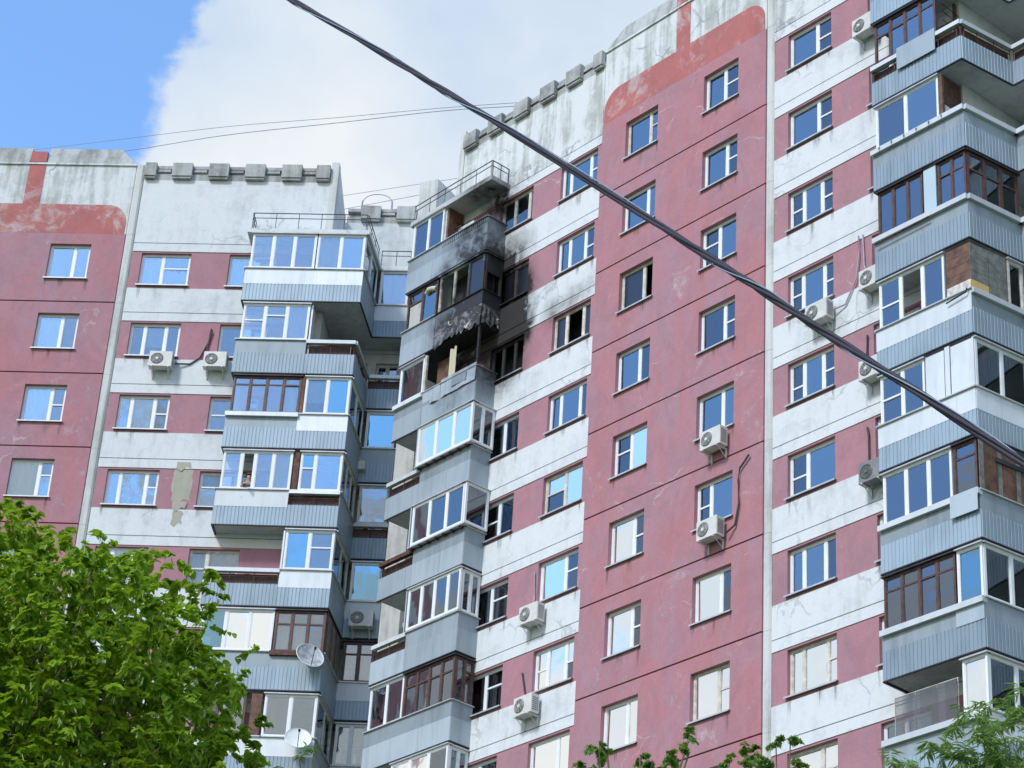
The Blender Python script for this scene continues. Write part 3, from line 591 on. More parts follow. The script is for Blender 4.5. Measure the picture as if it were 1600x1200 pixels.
# ----- left wing tier
LF=[(4.49,0),(4.49,.72),(8.50,.72),(8.66,-1.5),(9.82,-1.5)]
seg=[seg_frame(FL,LF[i],LF[i+1]) for i in range(4)]
slabL=[(4.53,-.0),(4.53,.69),(8.47,.69),(8.63,-1.53),(9.9,-1.53),(9.9,-2.44),(7.17,-2.44),(7.17,0)]
def bal(label,F,s,d,k):
    b=empty('balcony',BLD,F,(s,-d,ZB(k))); 
    if label: b['label']=label
    return b
b=bal('roof slab with railings over the top left-wing balconies',FL,6.5,.4,0); slab(b,FL,[(4.4,0),(4.4,.78),(8.58,.78),(8.75,-1.44),(9.9,-1.44),(9.9,-2.44),(7.17,-2.44),(7.17,0)][::1],ZB(0)-.12,ZB(0)+.04,'white')
for i in range(1,4): rail(b,seg[i][0],.05,seg[i][1]-.05,ZB(0)+.04,.50,'dark')
rail(b,seg[0][0],.05,.7,ZB(0)+.04,.5)
LU={1:dict(f=[(.12,2.32,[(1,0,'g'),(1,0,'g'),(1,0,'g')],'pvc'),(2.36,3.98,[(1,0,'G'),(1,0,'b')],'pvc')],up=['wide','wide'],side=[(1,0,'g'),(1,0,'g')],smat='pvc',inner=([(1,0,'G')],'pvc'),iup='wide',sup='upper'),
 2:dict(f=[(.12,2.36,[(1,.45,'g','g'),(1,.3,'g','g'),(1,0,'G')],'pvc')],up=['upper','open'],side=None,smat=None,inner=None,iup='open',sup='open'),
 3:dict(f=[(.10,2.36,[(1,.2,'g','G'),(1,.2,'g','g'),(1,.2,'P','P'),(1,.2,'g','G')],'brown'),(2.50,3.98,[(1,0,'l'),(1,0,'L')],'pvc')],up=['lip','wide'],side=[(1,0,'g'),(1,0,'g')],smat='pvc',inner=([(1,0,'L')],'pvc'),iup='upper',sup='upper'),
 4:dict(f=[(.10,2.36,[(1,0,'g'),(.7,0,'o'),(1,0,'g'),(1,0,'G')],'pvc'),(2.62,3.98,[(.5,.4,'L','g'),(1,0,'b')],'pvc')],up=['wide','open'],side=[(1,0,'g'),(1,0,'g'),(1,0,'g')],smat='oldwhite',inner=([(1,0,'g')],'oldwhite'),iup='open',sup='upper'),
 5:dict(f=[(2.42,3.98,[(1,0,'q'),(1,.42,'n','n')],'pvc')],up=['open','wide'],side=[(1,0,'g'),(1,0,'g')],smat='oldwhite',inner=([(1,0,'L')],'pvc'),iup='wide',sup='upper'),
 6:dict(f=[(.10,2.36,[(1,0,'L'),(1,0,'W'),(1,0,'W')],'pvc'),(2.40,3.98,[(1,.3,'g','G'),(1,.3,'g','G'),(1,.3,'g','g')],'brown')],up=['upper','lip'],side='board',smat='greyboard',inner=([(1,.28,'g','g'),(1,.28,'g','P')],'brown'),iup='wide',sup='upper'),
 7:dict(f=[(2.36,3.98,[(1,0,'P'),(1,0,'g')],'pvc'),(.9,1.8,[(1,0,'g'),(1,0,'g')],'brown')],up=['wide','wide'],side=[(1,0,'g'),(1,0,'G')],smat='oldwhite',inner=([(1,0,'g'),(1,0,'g')],'pvc'),iup='wide',sup='upper'),
 8:dict(f=[(.10,2.3,[(1,0,'g'),(1,0,'g')],'pvc'),(2.4,3.98,[(1,0,'g'),(1,0,'g')],'pvc')],up=['wide','wide'],side=[(1,0,'g'),(1,0,'g')],smat='pvc',inner=([(1,0,'g')],'pvc'),iup='upper',sup='upper')}
LLAB={1:'balcony under the railed roof slab, white glazed all round',2:'balcony half open with a long white hand rail',3:'balcony with brown wooden glazing at left and white at right',4:'balcony with a person leaning an arm out of the open white sash',5:'balcony open at left with clutter, white glazed corner',
      6:'balcony with wide white sliding glazing and brown glazing at the corner',7:'balcony with brown post and white glazing',8:'balcony partly hidden by the tree'}
for k,u in LU.items():
    zb=ZB(k); b=bal(LLAB[k],FL,6.5,.4,k); slab(b,FL,slabL,zb+.012,zb+.16)
    SF,L=seg[1]; xs=2.36
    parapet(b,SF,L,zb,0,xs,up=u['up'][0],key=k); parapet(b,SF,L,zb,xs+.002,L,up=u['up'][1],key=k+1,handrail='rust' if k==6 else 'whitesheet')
    for (x0,x1,sp,mt) in u['f']: glz(b,SF,x0,x1,zb,sp,mt,mw=.07 if mt=='brown' else .09)
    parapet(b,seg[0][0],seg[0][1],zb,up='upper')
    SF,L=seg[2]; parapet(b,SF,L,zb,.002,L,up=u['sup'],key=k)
    if u['side']=='board':
        n=9
        for i in range(n): g=MB(); g.box(.06+i*(L-.1)/n,.05+(i+1)*(L-.1)/n,.01+rnd(0,.01),.03,zb+SI,zb+GT); obj('board',g,'greyboard' if i%3 else 'wood',b,SF)
    elif u['side']: glz(b,SF,.06,L-.02,zb,u['side'],u['smat'])
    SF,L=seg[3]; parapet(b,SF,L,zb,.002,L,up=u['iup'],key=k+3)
    if u['inner']: glz(b,SF,.10,L-.06,zb,u['inner'][0],u['inner'][1],z0=SI)
    if k in (2,): partition(b,FL,4.49+2.42,0.05,.66,zb)
    if k==5: partition(b,FL,4.49+2.36,.05,.66,zb)
    if k==3: g=MB(); g.box(2.38,2.48,-.01,.07,zb+SI,zb+GT); obj('post',g,'wood',b,seg[1][0])
    if k==4:
        g=MB(); g.box(2.40,2.58,.02,.10,zb+SI,zb+GT); obj('post',g,'rust',b,seg[1][0])
    if k==7:
        g=MB(); g.box(1.95,2.28,.01,.06,zb+SI,zb+GT); obj('post',g,'wood',b,seg[1][0])
    # clutter on open balconies
    if k in (2,5):
        for i in range(5): g=MB(); x=rnd(.2,2.2) if k==5 else rnd(2.6,3.7); g.box(x,x+rnd(.1,.25),.2,.4,zb+.75,zb+1.1+rnd(0,.1)); obj('stored_box',g,random.choice(['clut','brown','rust']),b,seg[1][0])
# torn pale membrane patches hung on some parapets
# ----- left tier of the right wing
RLp=[(-15.48,-.55),(-15.48,.77),(-11.45,.77),(-11.45,-.02)]
rs=[seg_frame(FR,RLp[i],RLp[i+1]) for i in range(3)]
slabR=[(-15.44,-1.0),(-15.44,.74),(-11.48,.74),(-11.48,0.0),(-13.90,.0),(-14.17,.0),(-14.17,-2.44),(-16.4,-2.44),(-16.4,-1.0)]
b=bal('roof slab with a leaning railing over the burnt tier of balconies',FR,-13.4,.4,0); slab(b,FR,[(-15.5,-1),(-15.5,.82),(-11.38,.82),(-11.38,0.0),(-14.17,0.0),(-14.17,-2.44),(-16.4,-2.44),(-16.4,-1.0)],ZB(0)-.16,ZB(0)+.02,'soffit')
for i in (1,2): rail(b,rs[i][0],.05,rs[i][1]-.03,ZB(0)+.02,.46,'dark',r=.018)
Lr=rs[1][1]; X2=1.72     # Lr ~4.03
RU={1:dict(f=[(.12,X2-.02,[(1,0,'g'),(1,0,'g')],'pvc')],side=None),
 2:dict(f=[(.16,X2-.03,[(1,.3,'g','o'),(1,.0,'b')],'brown'),(X2+.08,Lr-.04,[(1,0,'o'),(1,0,'o'),(1,0,'s')],'pvcs')],side=([(1,.45,'s','o')],'pvcs')),
 3:dict(f=[(.12,1.34,[(1,0,'d')],'pvc')],side=None),
 4:dict(f=[(1.56,Lr+.09,[(1,0,'W'),(1,0,'W'),(1,0,'W')],'pvc')],side=([(1,0,'P'),(1,0,'d')],'pvc')),
 5:dict(f=[(1.62,Lr-.02,[(1,0,'P'),(1,0,'P'),(1,0,'Y')],'pvc')],side=([(1,0,'g')],'pvc')),
 6:dict(f=[(1.62,Lr+.02,[(.9,0,'g'),(.9,0,'g'),(.9,0,'g'),(.8,0,'Y')],'pvc')],side=([(1,0,'O'),(1,0,'g')],'pvc')),
 7:dict(f=[(.10,X2-.02,[(1,0,'Y'),(1,0,'Y')],'pvc'),(X2+.02,Lr-.02,[(1,.3,'G','G'),(1,.3,'g','P'),(1,.3,'g','P'),(1,.3,'G','G')],'brown')],side=([(.5,0,'g'),(.5,.25,'g','G')],'brown')),
 8:dict(f=[(1.5,Lr+.04,[(1,0,'W'),(1,0,'W'),(1,0,'g')],'pvc')],side=([(1,0,'g'),(1,0,'g')],'pvc'))}
RLAB={1:'half glazed balcony with smoke stained parapet above the fire',2:'burnt out balcony with scorched sagging parapet sheets and empty sashes',3:'open balcony under the fire with torn membrane and a hanging curtain',4:'balcony with a projecting white glazed box reflecting the sky',
      5:'balcony with peach curtains in a projecting white glazed box',6:'balcony with tilted white sashes',7:'balcony with cream blinds at left and brown wooden glazing at right',8:'lowest visible balcony with white glazing'}
for k,u in RU.items():
    zb=ZB(k); b=bal(RLAB[k],FR,-13.4,.4,k); slab(b,FR,slabR,zb+.012,zb+.16,'char' if k==2 else 'soffit')
    SF,L=rs[1]; BX=k in (4,5,6,8)
    if k==2:
        parapet(b,SF,L,zb,0,X2,up='upper',low='sheet2',flat=True,handrail='whitesheet')
        flatpan(b,SF,X2+.02,L,zb+SH+.02,zb+SI-.03,'upper',y=-.006); g=MB(); g.box(X2,L,-.05,.06,zb+SI-.03,zb+SI); obj('sill',g,'char',b,SF)
        # scorched sheets, torn lower edge
        for (x0,x1) in ((X2+.02,X2+1.15),(X2+1.17,L+.01)):
            g=MB(); n=9; m=6; idx={}; low_=[rnd(-.10,.16)*(i%2)+rnd(-.04,.05) for i in range(n+1)]
            for i in range(n+1):
                for j in range(m+1):
                    t=j/m; x=x0+(x1-x0)*i/n; z=zb+SH-(SH+.02)*t*(1+ .13*mnoise.noise(Vector((x*4,k,0)))*(t>.8)); yy=-.02-.10*t*t*abs(mnoise.noise(Vector((x*1.4,z*1.5,3))))-.02*mnoise.noise(Vector((x*3,z*3,1)))
                    idx[i,j]=len(g.v); g.v.append((x,yy,z+ (low_[i] if j==m else 0)))
            for i in range(n):
                for j in range(m): g.f.append((idx[i,j+1],idx[i+1,j+1],idx[i+1,j],idx[i,j])); g.mi.append(0)
            obj('scorched_sheet',g,'burnt',b,SF)
        S2,L2=rs[2]
        g=MB(); n=8; low=[-.0,.03,.10,.02,-.02,.12,.22,.05,-.10]
        for i in range(n): xa=L2*i/n; xb=L2*(i+1)/n; g.quad((xa,-.02-.03*(i%2),zb+low[i]),(xb,-.02-.03*((i+1)%2),zb+low[i+1]),(xb,-.012,zb+SH),(xa,-.012,zb+SH))
        obj('scorched_sheet',g,'burnt',b,S2); flatpan(b,S2,.0,L2,zb+SH+.01,zb+SI-.02,'char',y=-.01); g=MB(); g.box(-.02,L2,-.05,.06,zb+SI-.02,zb+SI); obj('sill',g,'char',b,S2)
        g=MB(); g.box(X2,L,.06,.10,zb+.02,zb+.16); obj('charred_edge',g,'char',b,SF)
        flatpan(b,S2,.02,L2-.05,zb+2.0,zb+GT+.1,'char',name='charred_board',y=.01)
        # charred rubbish and a pale melted lump
        g=MB(); g.tube([(1.1,.02,zb+2.35),(1.25,-.02,zb+2.42),(1.45,.0,zb+2.40),(1.6,.02,zb+2.33)],.08,8); obj('melted_plastic',g,'curty',b,SF)
        g=MB(); g.box(X2+.1,Lr-.1,.5,.54,zb+.2,zb+GT); obj('charred_wall',g,'char',b,SF)
    elif k==3:
        parapet(b,SF,L,zb,0,1.4,up='lip',low='sheet2',flat=True)
        parapet(b,SF,L,zb,1.402,L,up='upper',low='sheet2',flat=True,trim='rust')
        flatpan(b,SF,1.42,2.3,zb+.68,zb+SI+.02,'sheet3',name='torn_membrane',y=-.04,warp=.05); flatpan(b,SF,2.32,L+.0,zb+SH-.02,zb+SI+.10,'sheet3',name='torn_membrane',y=-.035,warp=.03)
        flatpan(b,SF,2.9,3.6,zb+SH+.14,zb+SI-.08,'upper',name='torn_patch',y=-.075,warp=.02)
        g=MB(); g.box(1.36,1.46,.0,.07,zb+SI,zb+GT); obj('post',g,'pvcs',b,SF)
        g=MB(); g.box(1.48,2.30,.45,.48,zb+.3,zb+GT-.1); obj('partition',g,'wood',b,SF)
        g=MB(); g.smooth=True; n=10
        cm=curtain_mesh(.34,1.25,'curty',2); obj('hanging_curtain',cm,None,b,SF,(2.42,.16,zb+SI+.02))
        g=MB(); g.box(L-.10,L-.02,.01,.08,zb+SI,zb+GT+.08); obj('post',g,'char',b,SF)
        parapet(b,rs[2][0],rs[2][1],zb,.002,up='upper',low='sheet2',flat=True)
    else:
        hr='rust' if k==5 else 'whitesheet'
        parapet(b,SF,L,zb,0,X2-.1 if BX else L,up=('open' if BX else ('upper')),low='sheet2',flat=True,key=k,handrail=hr)
        if BX: parapet(b,SF,L,zb,X2-.098,L,up='upper',low='sheet2',flat=True,key=k,handrail=hr)
        parapet(b,rs[2][0],rs[2][1],zb,.002,up='upper',low='sheet2',flat=True)
    yo=-.16 if k in(4,5) else (-.05 if k in (6,8) else .01); zo=SI-.02 if not BX else SI+.03
    if k in (4,5):   # floor of the projecting box
        g=MB(); g.prism_z([(1.50,yo-.02),(L+.16,yo-.02),(L+.16,.02),(1.50,.02)],zb+SI-.03,zb+SI+.015); obj('box_floor',g,'sill',b,SF)
        g=MB(); 
        for i in range(7): g.box(1.6+i*.38,1.66+i*.38,yo+.02,.0,zb+SI-.09,zb+SI-.032)
        obj('bracket',g,'rust',b,SF)
    for (x0,x1,sp,mt) in u['f']: glz(b,SF,x0,x1+(.06 if k in(4,5) else 0),zb,sp,mt,y=yo,z0=zo,mw=.10 if BX else .08)
    if u['side']:
        S2,L2=rs[2]; glz(b,S2,-yo*-1+.0 if k in (4,5) else .06,L2-.03,zb,u['side'][0],u['side'][1],y=(-.13 if k in(4,5) else .01),z0=zo)
    if BX:   # left end of the box
        g=MB(); g.box(1.50,1.535,yo+.01,.60,zb+zo,zb+GT); obj('box_side',g,'whitesheet',b,SF)
        for i in range(4): g=MB(); x=rnd(.1,1.3); g.box(x,x+.22,.18,.4,zb+.7,zb+1.06+rnd(0,.1)); obj('stored_box',g,random.choice(['clut','brown','rust','brown']),b,SF)
    if k==1:
        partition(b,FR,-15.48+X2+.03,.02,.70,zb,'oldwhite'); 
        for i in range(9): g=MB(); g.box(X2+.1+i*.0,X2+.13,.1+i*.07,.155+i*.07,zb+SI-.4,zb+GT); obj('board',g,'wood',b,SF)
        # grille strip along the sill
        g=MB(); 
        for i in range(24): g.box(X2+.05+i*.095,X2+.085+i*.095,-.03,-.012,zb+SI-.22,zb+SI-.04)
        obj('sill_grille',g,'upper',b,SF); g=MB(); g.tube([(2.05,.25,zb+SI+.5),(2.7,-.02,zb+SI+.2)],.03); obj('bracket',g,'dark',b,SF)
        g=MB(); g.box(2.35,3.1,.15,.55,zb+SI-.1,zb+SI+.32); obj('stored_box',g,'clut',b,SF)
# ----- right-hand tier
QP=[(4.80,0),(4.80,.92),(7.86,.92),(8.10,-.92),(10.6,-.92)]
qs=[seg_frame(FR,QP[i],QP[i+1]) for i in range(4)]
slabQ=[(4.84,0),(4.84,.89),(7.83,.89),(8.07,-.95),(10.6,-.95),(10.6,-2.44),(7.17,-2.44),(7.17,0)]
Lq=qs[1][1]; XQ=2.24
QU={0:dict(f=[(.05,XQ,[(1,0,'g'),(1,0,'g')],'brown')],up='upper',side=None,iup='upper'),
 1:dict(f=[(.05,XQ,[(1,0,'g'),(1,0,'g')],'pvc')],up='upper',side=None,iup='open'),
 2:dict(f=[(.12,XQ,[(1,.3,'g','o'),(1,.28,'g','b'),(1,.26,'g','b'),(1,.22,'g','b')],'brown')],up='open',side=None,iup='open'),
 3:dict(f=[(.10,XQ,[(1,0,'g'),(1.1,0,'b')],'pvc')],up='lip',side=None,iup='lip'),
 4:dict(f=[(.12,1.62,[(1,.0,'g'),(1,.0,'G'),(1,0,'g')],'brown'),(2.12,Lq-.03,[(1,.3,'g','G'),(1,.3,'g','G')],'brown')],up='lip',side=([(1,.35,'d','C'),(1,.35,'d','C'),(1,.35,'d','C')],'brown'),iup='lip'),
 5:dict(f=[(.10,XQ-.02,[(1,.55,'g','G'),(1.05,0,'o'),(1,0,'g')],'pvc')],up='wide',side=([(1,0,'d')],'oldwhite'),iup='lip'),
 6:dict(f=[(.08,1.50,[(1,.5,'g','G'),(1,0,'G')],'pvc')],up='wide',side=([(1,0,'d'),(1,0,'d')],'pvc'),iup='wide'),
 7:dict(f=[(.10,XQ,[(1,0,'g'),(1,0,'g'),(1,0,'g')],'pvc'),(XQ+.06,Lq-.06,[(1,.26,'g','G')],'brown')],up='lip',side='boards',iup='upper'),
 8:dict(f=[(.06,XQ,[(1,.25,'g','g'),(1,.25,'g','G'),(1,.25,'g','g'),(1,.25,'g','Y')],'brown'),(XQ+.05,Lq-.02,[(1,0,'q')],'pvc')],up='lip',side=([(1,0,'d'),(1,0,'g')],'pvc'),iup='upper'),
 9:dict(f=[(XQ+.1,Lq-.0,[(1,0,'W')],'pvc')],up='lip',side=([(1,0,'g'),(1,0,'g')],'pvc'),iup='wide')}
QLAB={0:'right-hand balcony above the frame',1:'top right-hand balcony with brown glazing',2:'right-hand balcony half open with brown glazing and a grey patch on the rail',3:'right-hand balcony with two big white panes and a brown slatted screen',4:'right-hand balcony with brown glazing and patterned curtains round the corner',
      5:'right-hand balcony with weathered boards and one yellow board at the corner',6:'right-hand balcony with white panels beside its white sashes',7:'right-hand balcony with dark wooden boards round the corner',8:'right-hand balcony with brown glazing at left, white at the corner',9:'lowest right-hand balcony with a milky plastic film screen'}
for k,u in QU.items():
    zb=ZB(k); b=bal(QLAB[k],FR,6.3,.4,k); slab(b,FR,slabQ,zb+.012,zb+.16)
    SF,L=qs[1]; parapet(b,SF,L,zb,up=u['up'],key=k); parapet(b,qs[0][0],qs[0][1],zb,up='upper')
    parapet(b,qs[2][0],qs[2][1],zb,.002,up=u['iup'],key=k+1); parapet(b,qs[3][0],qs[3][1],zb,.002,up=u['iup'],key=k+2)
    for (x0,x1,sp,mt) in u['f']: glz(b,SF,x0,x1,zb,sp,mt,mw=.065 if mt=='brown' else .08,fw_=.055)
    S2,L2=qs[2]
    if u['side']=='boards':
        n=12
        for i in range(n): g=MB(); y=.0+rnd(0,.012); g.box(.03+i*(L2-.05)/n,.022+(i+1)*(L2-.05)/n,y,y+.02,zb+SI,zb+GT); obj('board',g,'wood' if i%4 else 'greyboard',b,S2)
        g=MB(); g.box(.55,1.5,-.03,-.002,zb+2.18,zb+2.30); obj('board',g,'dark',b,S2)
    elif k==5:
        for j in range(5):
            g=MB(); z=zb+SI+.02+j*.27; g.box(XQ+.06,L-.02,.0,.02,z,z+.262); obj('board',g,['clut','wood','wood','wood','wood'][j],b,SF)
            g=MB(); g.box(.0,.62,.004,.024,z,z+.262); obj('board',g,['yellowboard','greyboard','greyboard','greyboard','greyboard'][j],b,S2)
        for j in range(2): g=MB(); g.box(.64+j*.3,.93+j*.3,.006,.026,zb+SI,zb+GT); obj('board',g,'greyboard',b,S2)
        glz(b,S2,1.3,L2-.02,zb,[(1,0,'d')],'oldwhite')
    elif u['side']: glz(b,S2,.05,L2-.02,zb,u['side'][0],u['side'][1])
    if k==2:
        flatpan(b,SF,.95,XQ+.02,zb+SH-.06,zb+SI+.12,'upper',y=-.09); partition(b,FR,4.8+XQ+.05,.1,.2,zb,'brown')
        for z in (.5,.8,1.05): g=MB(); g.tube([(4.8+XQ+.1,-.75,zb+SI+z),(4.8+XQ+.1,-.05,zb+SI+z-.06)],.012); obj('clothes_line',g,'dark',b,FR)
    if k==3:
        g=MB(); g.box(XQ+.02,XQ+.14,.0,.08,zb+SI,zb+GT); obj('post',g,'wood',b,SF)
        for j in range(14): g=MB(); z=zb+1.75+j*.065; g.box(4.8+XQ+.10,4.8+XQ+.13,-.82,-.12,z,z+.052); obj('slat',g,'brown',b,FR)
        g=MB(); g.box(4.8+XQ+.10,4.8+XQ+.13,-.80,-.12,zb+SI,zb+1.70); obj('flat_panel',g,'whitesheet',b,FR)
        g=MB()
        for i in range(6): x=.3+i*.42; g.tube([(x,-.10,zb+SI-.02),(x+.03,-.16,zb+SI-.1),(x+.03,-.14,zb+SI-.26)],.012)
        obj('hook',g,'dark',b,SF); rail(b,SF,.05,L-.05,zb+SH+.05,zb+SH+.16,'dark',mid=False); rail(b,S2,.05,L2-.05,zb+SH+.1,zb+SH+.34,'dark',mid=False)
    if k==4:
        g=MB(); g.box(1.66,2.06,.01,.05,zb+SI,zb+GT); obj('flat_panel',g,'blind',b,SF)
        g=MB(); g.tube([(.1,-.13,zb+SI-.25),(1.9,-.13,zb+SI-.2)],.022); obj('rolled_pole',g,'rust',b,SF)
    if k==5: g=MB(); g.tube([(XQ+.1,-.1,zb+SI-.2),(L-.1,-.1,zb+SI-.12),(L-.06,-.1,zb+SI-.02)],.02); obj('handrail_pipe',g,'dark',b,SF)
    if k==6:
        g=MB(); g.box(1.54,2.12,.01,.05,zb+SI,zb+GT); g.box(2.15,2.30,.0,.06,zb+SI,zb+GT+.05); g.box(2.33,L-.02,.01,.05,zb+SI,zb+GT); obj('flat_panel',g,'whitesheet',b,SF)
    if k==7: flatpan(b,SF,XQ+.0,L,zb+SH-.05,zb+SI+.01,'sheet3',y=-.11); g=MB(); g.tube([(XQ+.28,.2,zb+SI+.02),(XQ+.3,.2,zb+SI+.45),(XQ+.34,.2,zb+SI+.6)],.09,8); obj('hanging_bag',g,'curt',b,SF)
    if k==8: flatpan(b,SF,XQ+.0,L,zb+SH-.03,zb+SI-.03,'sheet3',y=-.03)
    if k==9:
        g=MB(); n=10; 
        for i in range(n):
            xa=.35+i*.185; xb=xa+.185; ya=-.02+.02*math.sin(i*1.7); yb=-.02+.02*math.sin((i+1)*1.7); g.quad((xa,ya,zb+SI-.03),(xb,yb,zb+SI-.03),(xb,yb,zb+SI+1.0),(xa,ya,zb+SI+1.0))
        obj('film_screen',g,'film',b,SF); rail(b,SF,.3,2.2,zb+SI-.02,zb+SI+1.02,'oldwhite',mid=True)
# ================================================================ separate things on and around the building
# ---- air conditioners
def ac_unit(F,s,z,label,d=.10,old=False,pipe=None,pale=False,W=.78,H=.56,Dp=.30,turn=0):
    cas='acd' if old else 'acw'
    G=F.sub(s,-d,z,turn+rnd(-.035,.035)); r=empty('air_conditioner',None,G,(0,0,0)); tag(r,label,'air conditioner','air conditioner units fixed to the facade')
    g=MB(); w2=W/2; g.prism_z([(-w2+.02,-Dp),(w2-.02,-Dp),(w2,-Dp+.02),(w2,0),(-w2,0),(-w2,-Dp+.02)],0,H); obj('casing',g,cas,r,G)
    cx=-.12; R0=.215
    g=MB(); n=22
    for k in range(n):
        a0=2*math.pi*k/n; a1=2*math.pi*(k+1)/n
        for rr0,rr1,y0,y1 in ((R0,R0-.025,-Dp-.004,-Dp-.022),(R0-.025,.06,-Dp-.006,-Dp-.006)):
            g.quad((cx+rr0*math.cos(a0),y0,H/2+rr0*math.sin(a0)),(cx+rr0*math.cos(a1),y0,H/2+rr0*math.sin(a1)),(cx+rr1*math.cos(a1),y1,H/2+rr1*math.sin(a1)),(cx+rr1*math.cos(a0),y1,H/2+rr1*math.sin(a0)))
    obj('fan_grille',g,'acg',r,G)
    g=MB()
    for rr in (.07,.12,.17): g.tube([(cx+rr*math.cos(2*math.pi*k/18),-Dp-.022,H/2+rr*math.sin(2*math.pi*k/18)) for k in range(19)],.0055,4)
    for k in range(4): a=k*math.pi/4; g.tube([(cx-.2*math.cos(a),-Dp-.02,H/2-.2*math.sin(a)),(cx+.2*math.cos(a),-Dp-.02,H/2+.2*math.sin(a))],.005,4)
    obj('fan_guard',g,cas,r,G)
    g=MB(); g.tube([(cx,-Dp-.03,H/2),(cx,-Dp-.0,H/2)],.05,10); obj('fan_hub',g,'acw' if not old else 'acg',r,G)
    for x in (-w2+.12,w2-.12):
        g=MB(); g.box(x-.02,x+.02,-Dp-.03,d-.002,-.045,-.003); g.box(x-.02,x+.02,d-.04,d-.002,-.30,-.046); g.tube([(x,-Dp+.05,-.04),(x,d-.03,-.28)],.013,4)
        obj('bracket',g,'acw',r,G)
    g=MB()
    for i in range(7): g.box(w2+.001,w2+.006,-Dp+.05,-.04,.08+i*.06,.105+i*.06)
    obj('side_vent',g,'acg',r,G)
    if pipe: g=MB(); g.tube([(x-s,-y+d,zz-z) for x,y,zz in pipe],.028 if not pale else .024,6); obj('pipe',g,'pipew' if pale else 'pipe',r,G)
    return r
ac_unit(FL,1.97,-5.45,'white outdoor unit below the window with a blue blind',pipe=[(2.4,.12,-5.2),(2.9,.05,-5.15),(3.2,.05,-4.9),(3.42,.05,-4.3),(3.45,.04,-3.75)])
ac_unit(FL,3.80,-5.42,'white outdoor unit beside the left tier of balconies, dark pipe rising above',pipe=[(3.5,.1,-5.0),(3.4,.04,-4.5),(3.5,.04,-3.85)])
ac_unit(seg[3][0],.62,ZB(5)+.25-0,'yellowed outdoor unit hung low on the narrow inner corner balcony',d=.10)
ac_unit(FR,2.25,-11.28,'white outdoor unit just below a three part window, pale pipe looping right',pale=True,pipe=[(2.62,.12,-11.0),(3.0,.03,-10.95),(3.4,.03,-10.3),(3.5,.03,-9.6),(3.5,.03,-9.0)])
ac_unit(FR,4.15,-11.0,'white outdoor unit with two pale pipes beside the weathered board balcony',pale=True,pipe=[(3.85,.1,-10.5),(3.66,.03,-10.0),(3.62,.03,-9.0)])
ac_unit(FR,4.10,-13.75,'white outdoor unit behind the black cable, beside the white panelled balcony',pipe=[(3.8,.1,-13.2),(3.70,.03,-12.8),(3.72,.03,-12.2)])
ac_unit(FR,4.05,-2.55,'white outdoor unit highest on the right, beside brown balcony glazing')
ac_unit(FR,4.05,-16.75,'brownish old outdoor unit turned away, a dark straight pipe above it',old=True,pipe=[(3.75,.1,-16.3),(3.72,.03,-16.0),(3.72,.03,-15.2),(3.68,.03,-14.95)])
ac_unit(FR,-1.62,-13.72,'white outdoor unit on the red wall, higher of the two in its column')
ac_unit(FR,-1.68,-16.46,'lower outdoor unit on the red wall, black pipe snaking up beside its window',old=False,pipe=[(-1.2,.14,-16.4),(-.95,.04,-16.2),(-.82,.04,-15.6),(-.85,.04,-14.9),(-.8,.04,-14.55),(-.45,.04,-14.25)])
ac_unit(FR,-8.78,-16.80,'white outdoor unit under a bright window, thin pale pipe going straight up',pale=True,pipe=[(-9.0,.1,-16.3),(-8.95,.03,-15.9),(-9.0,.03,-15.0)])
ac_unit(FR,-8.78,-19.62,'lowest white outdoor unit, hose dangling under it and slanting dark pipe above',pipe=[(-9.0,.1,-19.2),(-9.12,.03,-18.8),(-9.3,.03,-18.1)])
# loose dark cable stub on the far left
g=MB(); g.tube([(-4.35,-.03,-3.4),(-4.38,-.05,-3.9),(-4.5,-.04,-4.3),(-4.75,-.04,-4.6)],.03); tag(obj('cable_stub',g,'pipe',None,FL),'dark pipe end on the red wall at the left edge','pipe')
# ---- tan filler patch running down the left wing wall, and pale filler smears
def patch(F,pts,mat,y=-.004,label=None):
    g=MB(); g.prism_y(pts,y,y+.003); o=obj('filler_patch',g,mat,BLD,F)
    if label: o['label']=label
M['tan']=concrete('tan_filler',(.42,.40,.33),(.34,.33,.28),.42,.62,.6,soot=False)
def ragged(x0,x1,z0,z1,rg,n=9,a=.05):
    L_=[(x0+rg.uniform(-a,a),z1-(z1-z0)*i/n) for i in range(n+1)]; R2=[(x1+rg.uniform(-a,a),z0+(z1-z0)*i/n) for i in range(n+1)]
    return L_+[(x0+(x1-x0)*.35,z0-.12),(x0+(x1-x0)*.7,z0+.06)]+R2
_r=random.Random(4)
patch(FL,ragged(2.98,3.42,-10.55,-10.28,_r,3,.03),'tan'); patch(FL.sub(0,.022,0),ragged(2.88,3.50,-10.24,-9.10,_r,9,.04),'tan',label='tan filler patch'); patch(FL,ragged(2.95,3.40,-9.07,-8.84,_r,3,.03),'tan'); patch(FL,ragged(3.0,3.35,-11.10,-10.62,_r,5,.04),'tan')
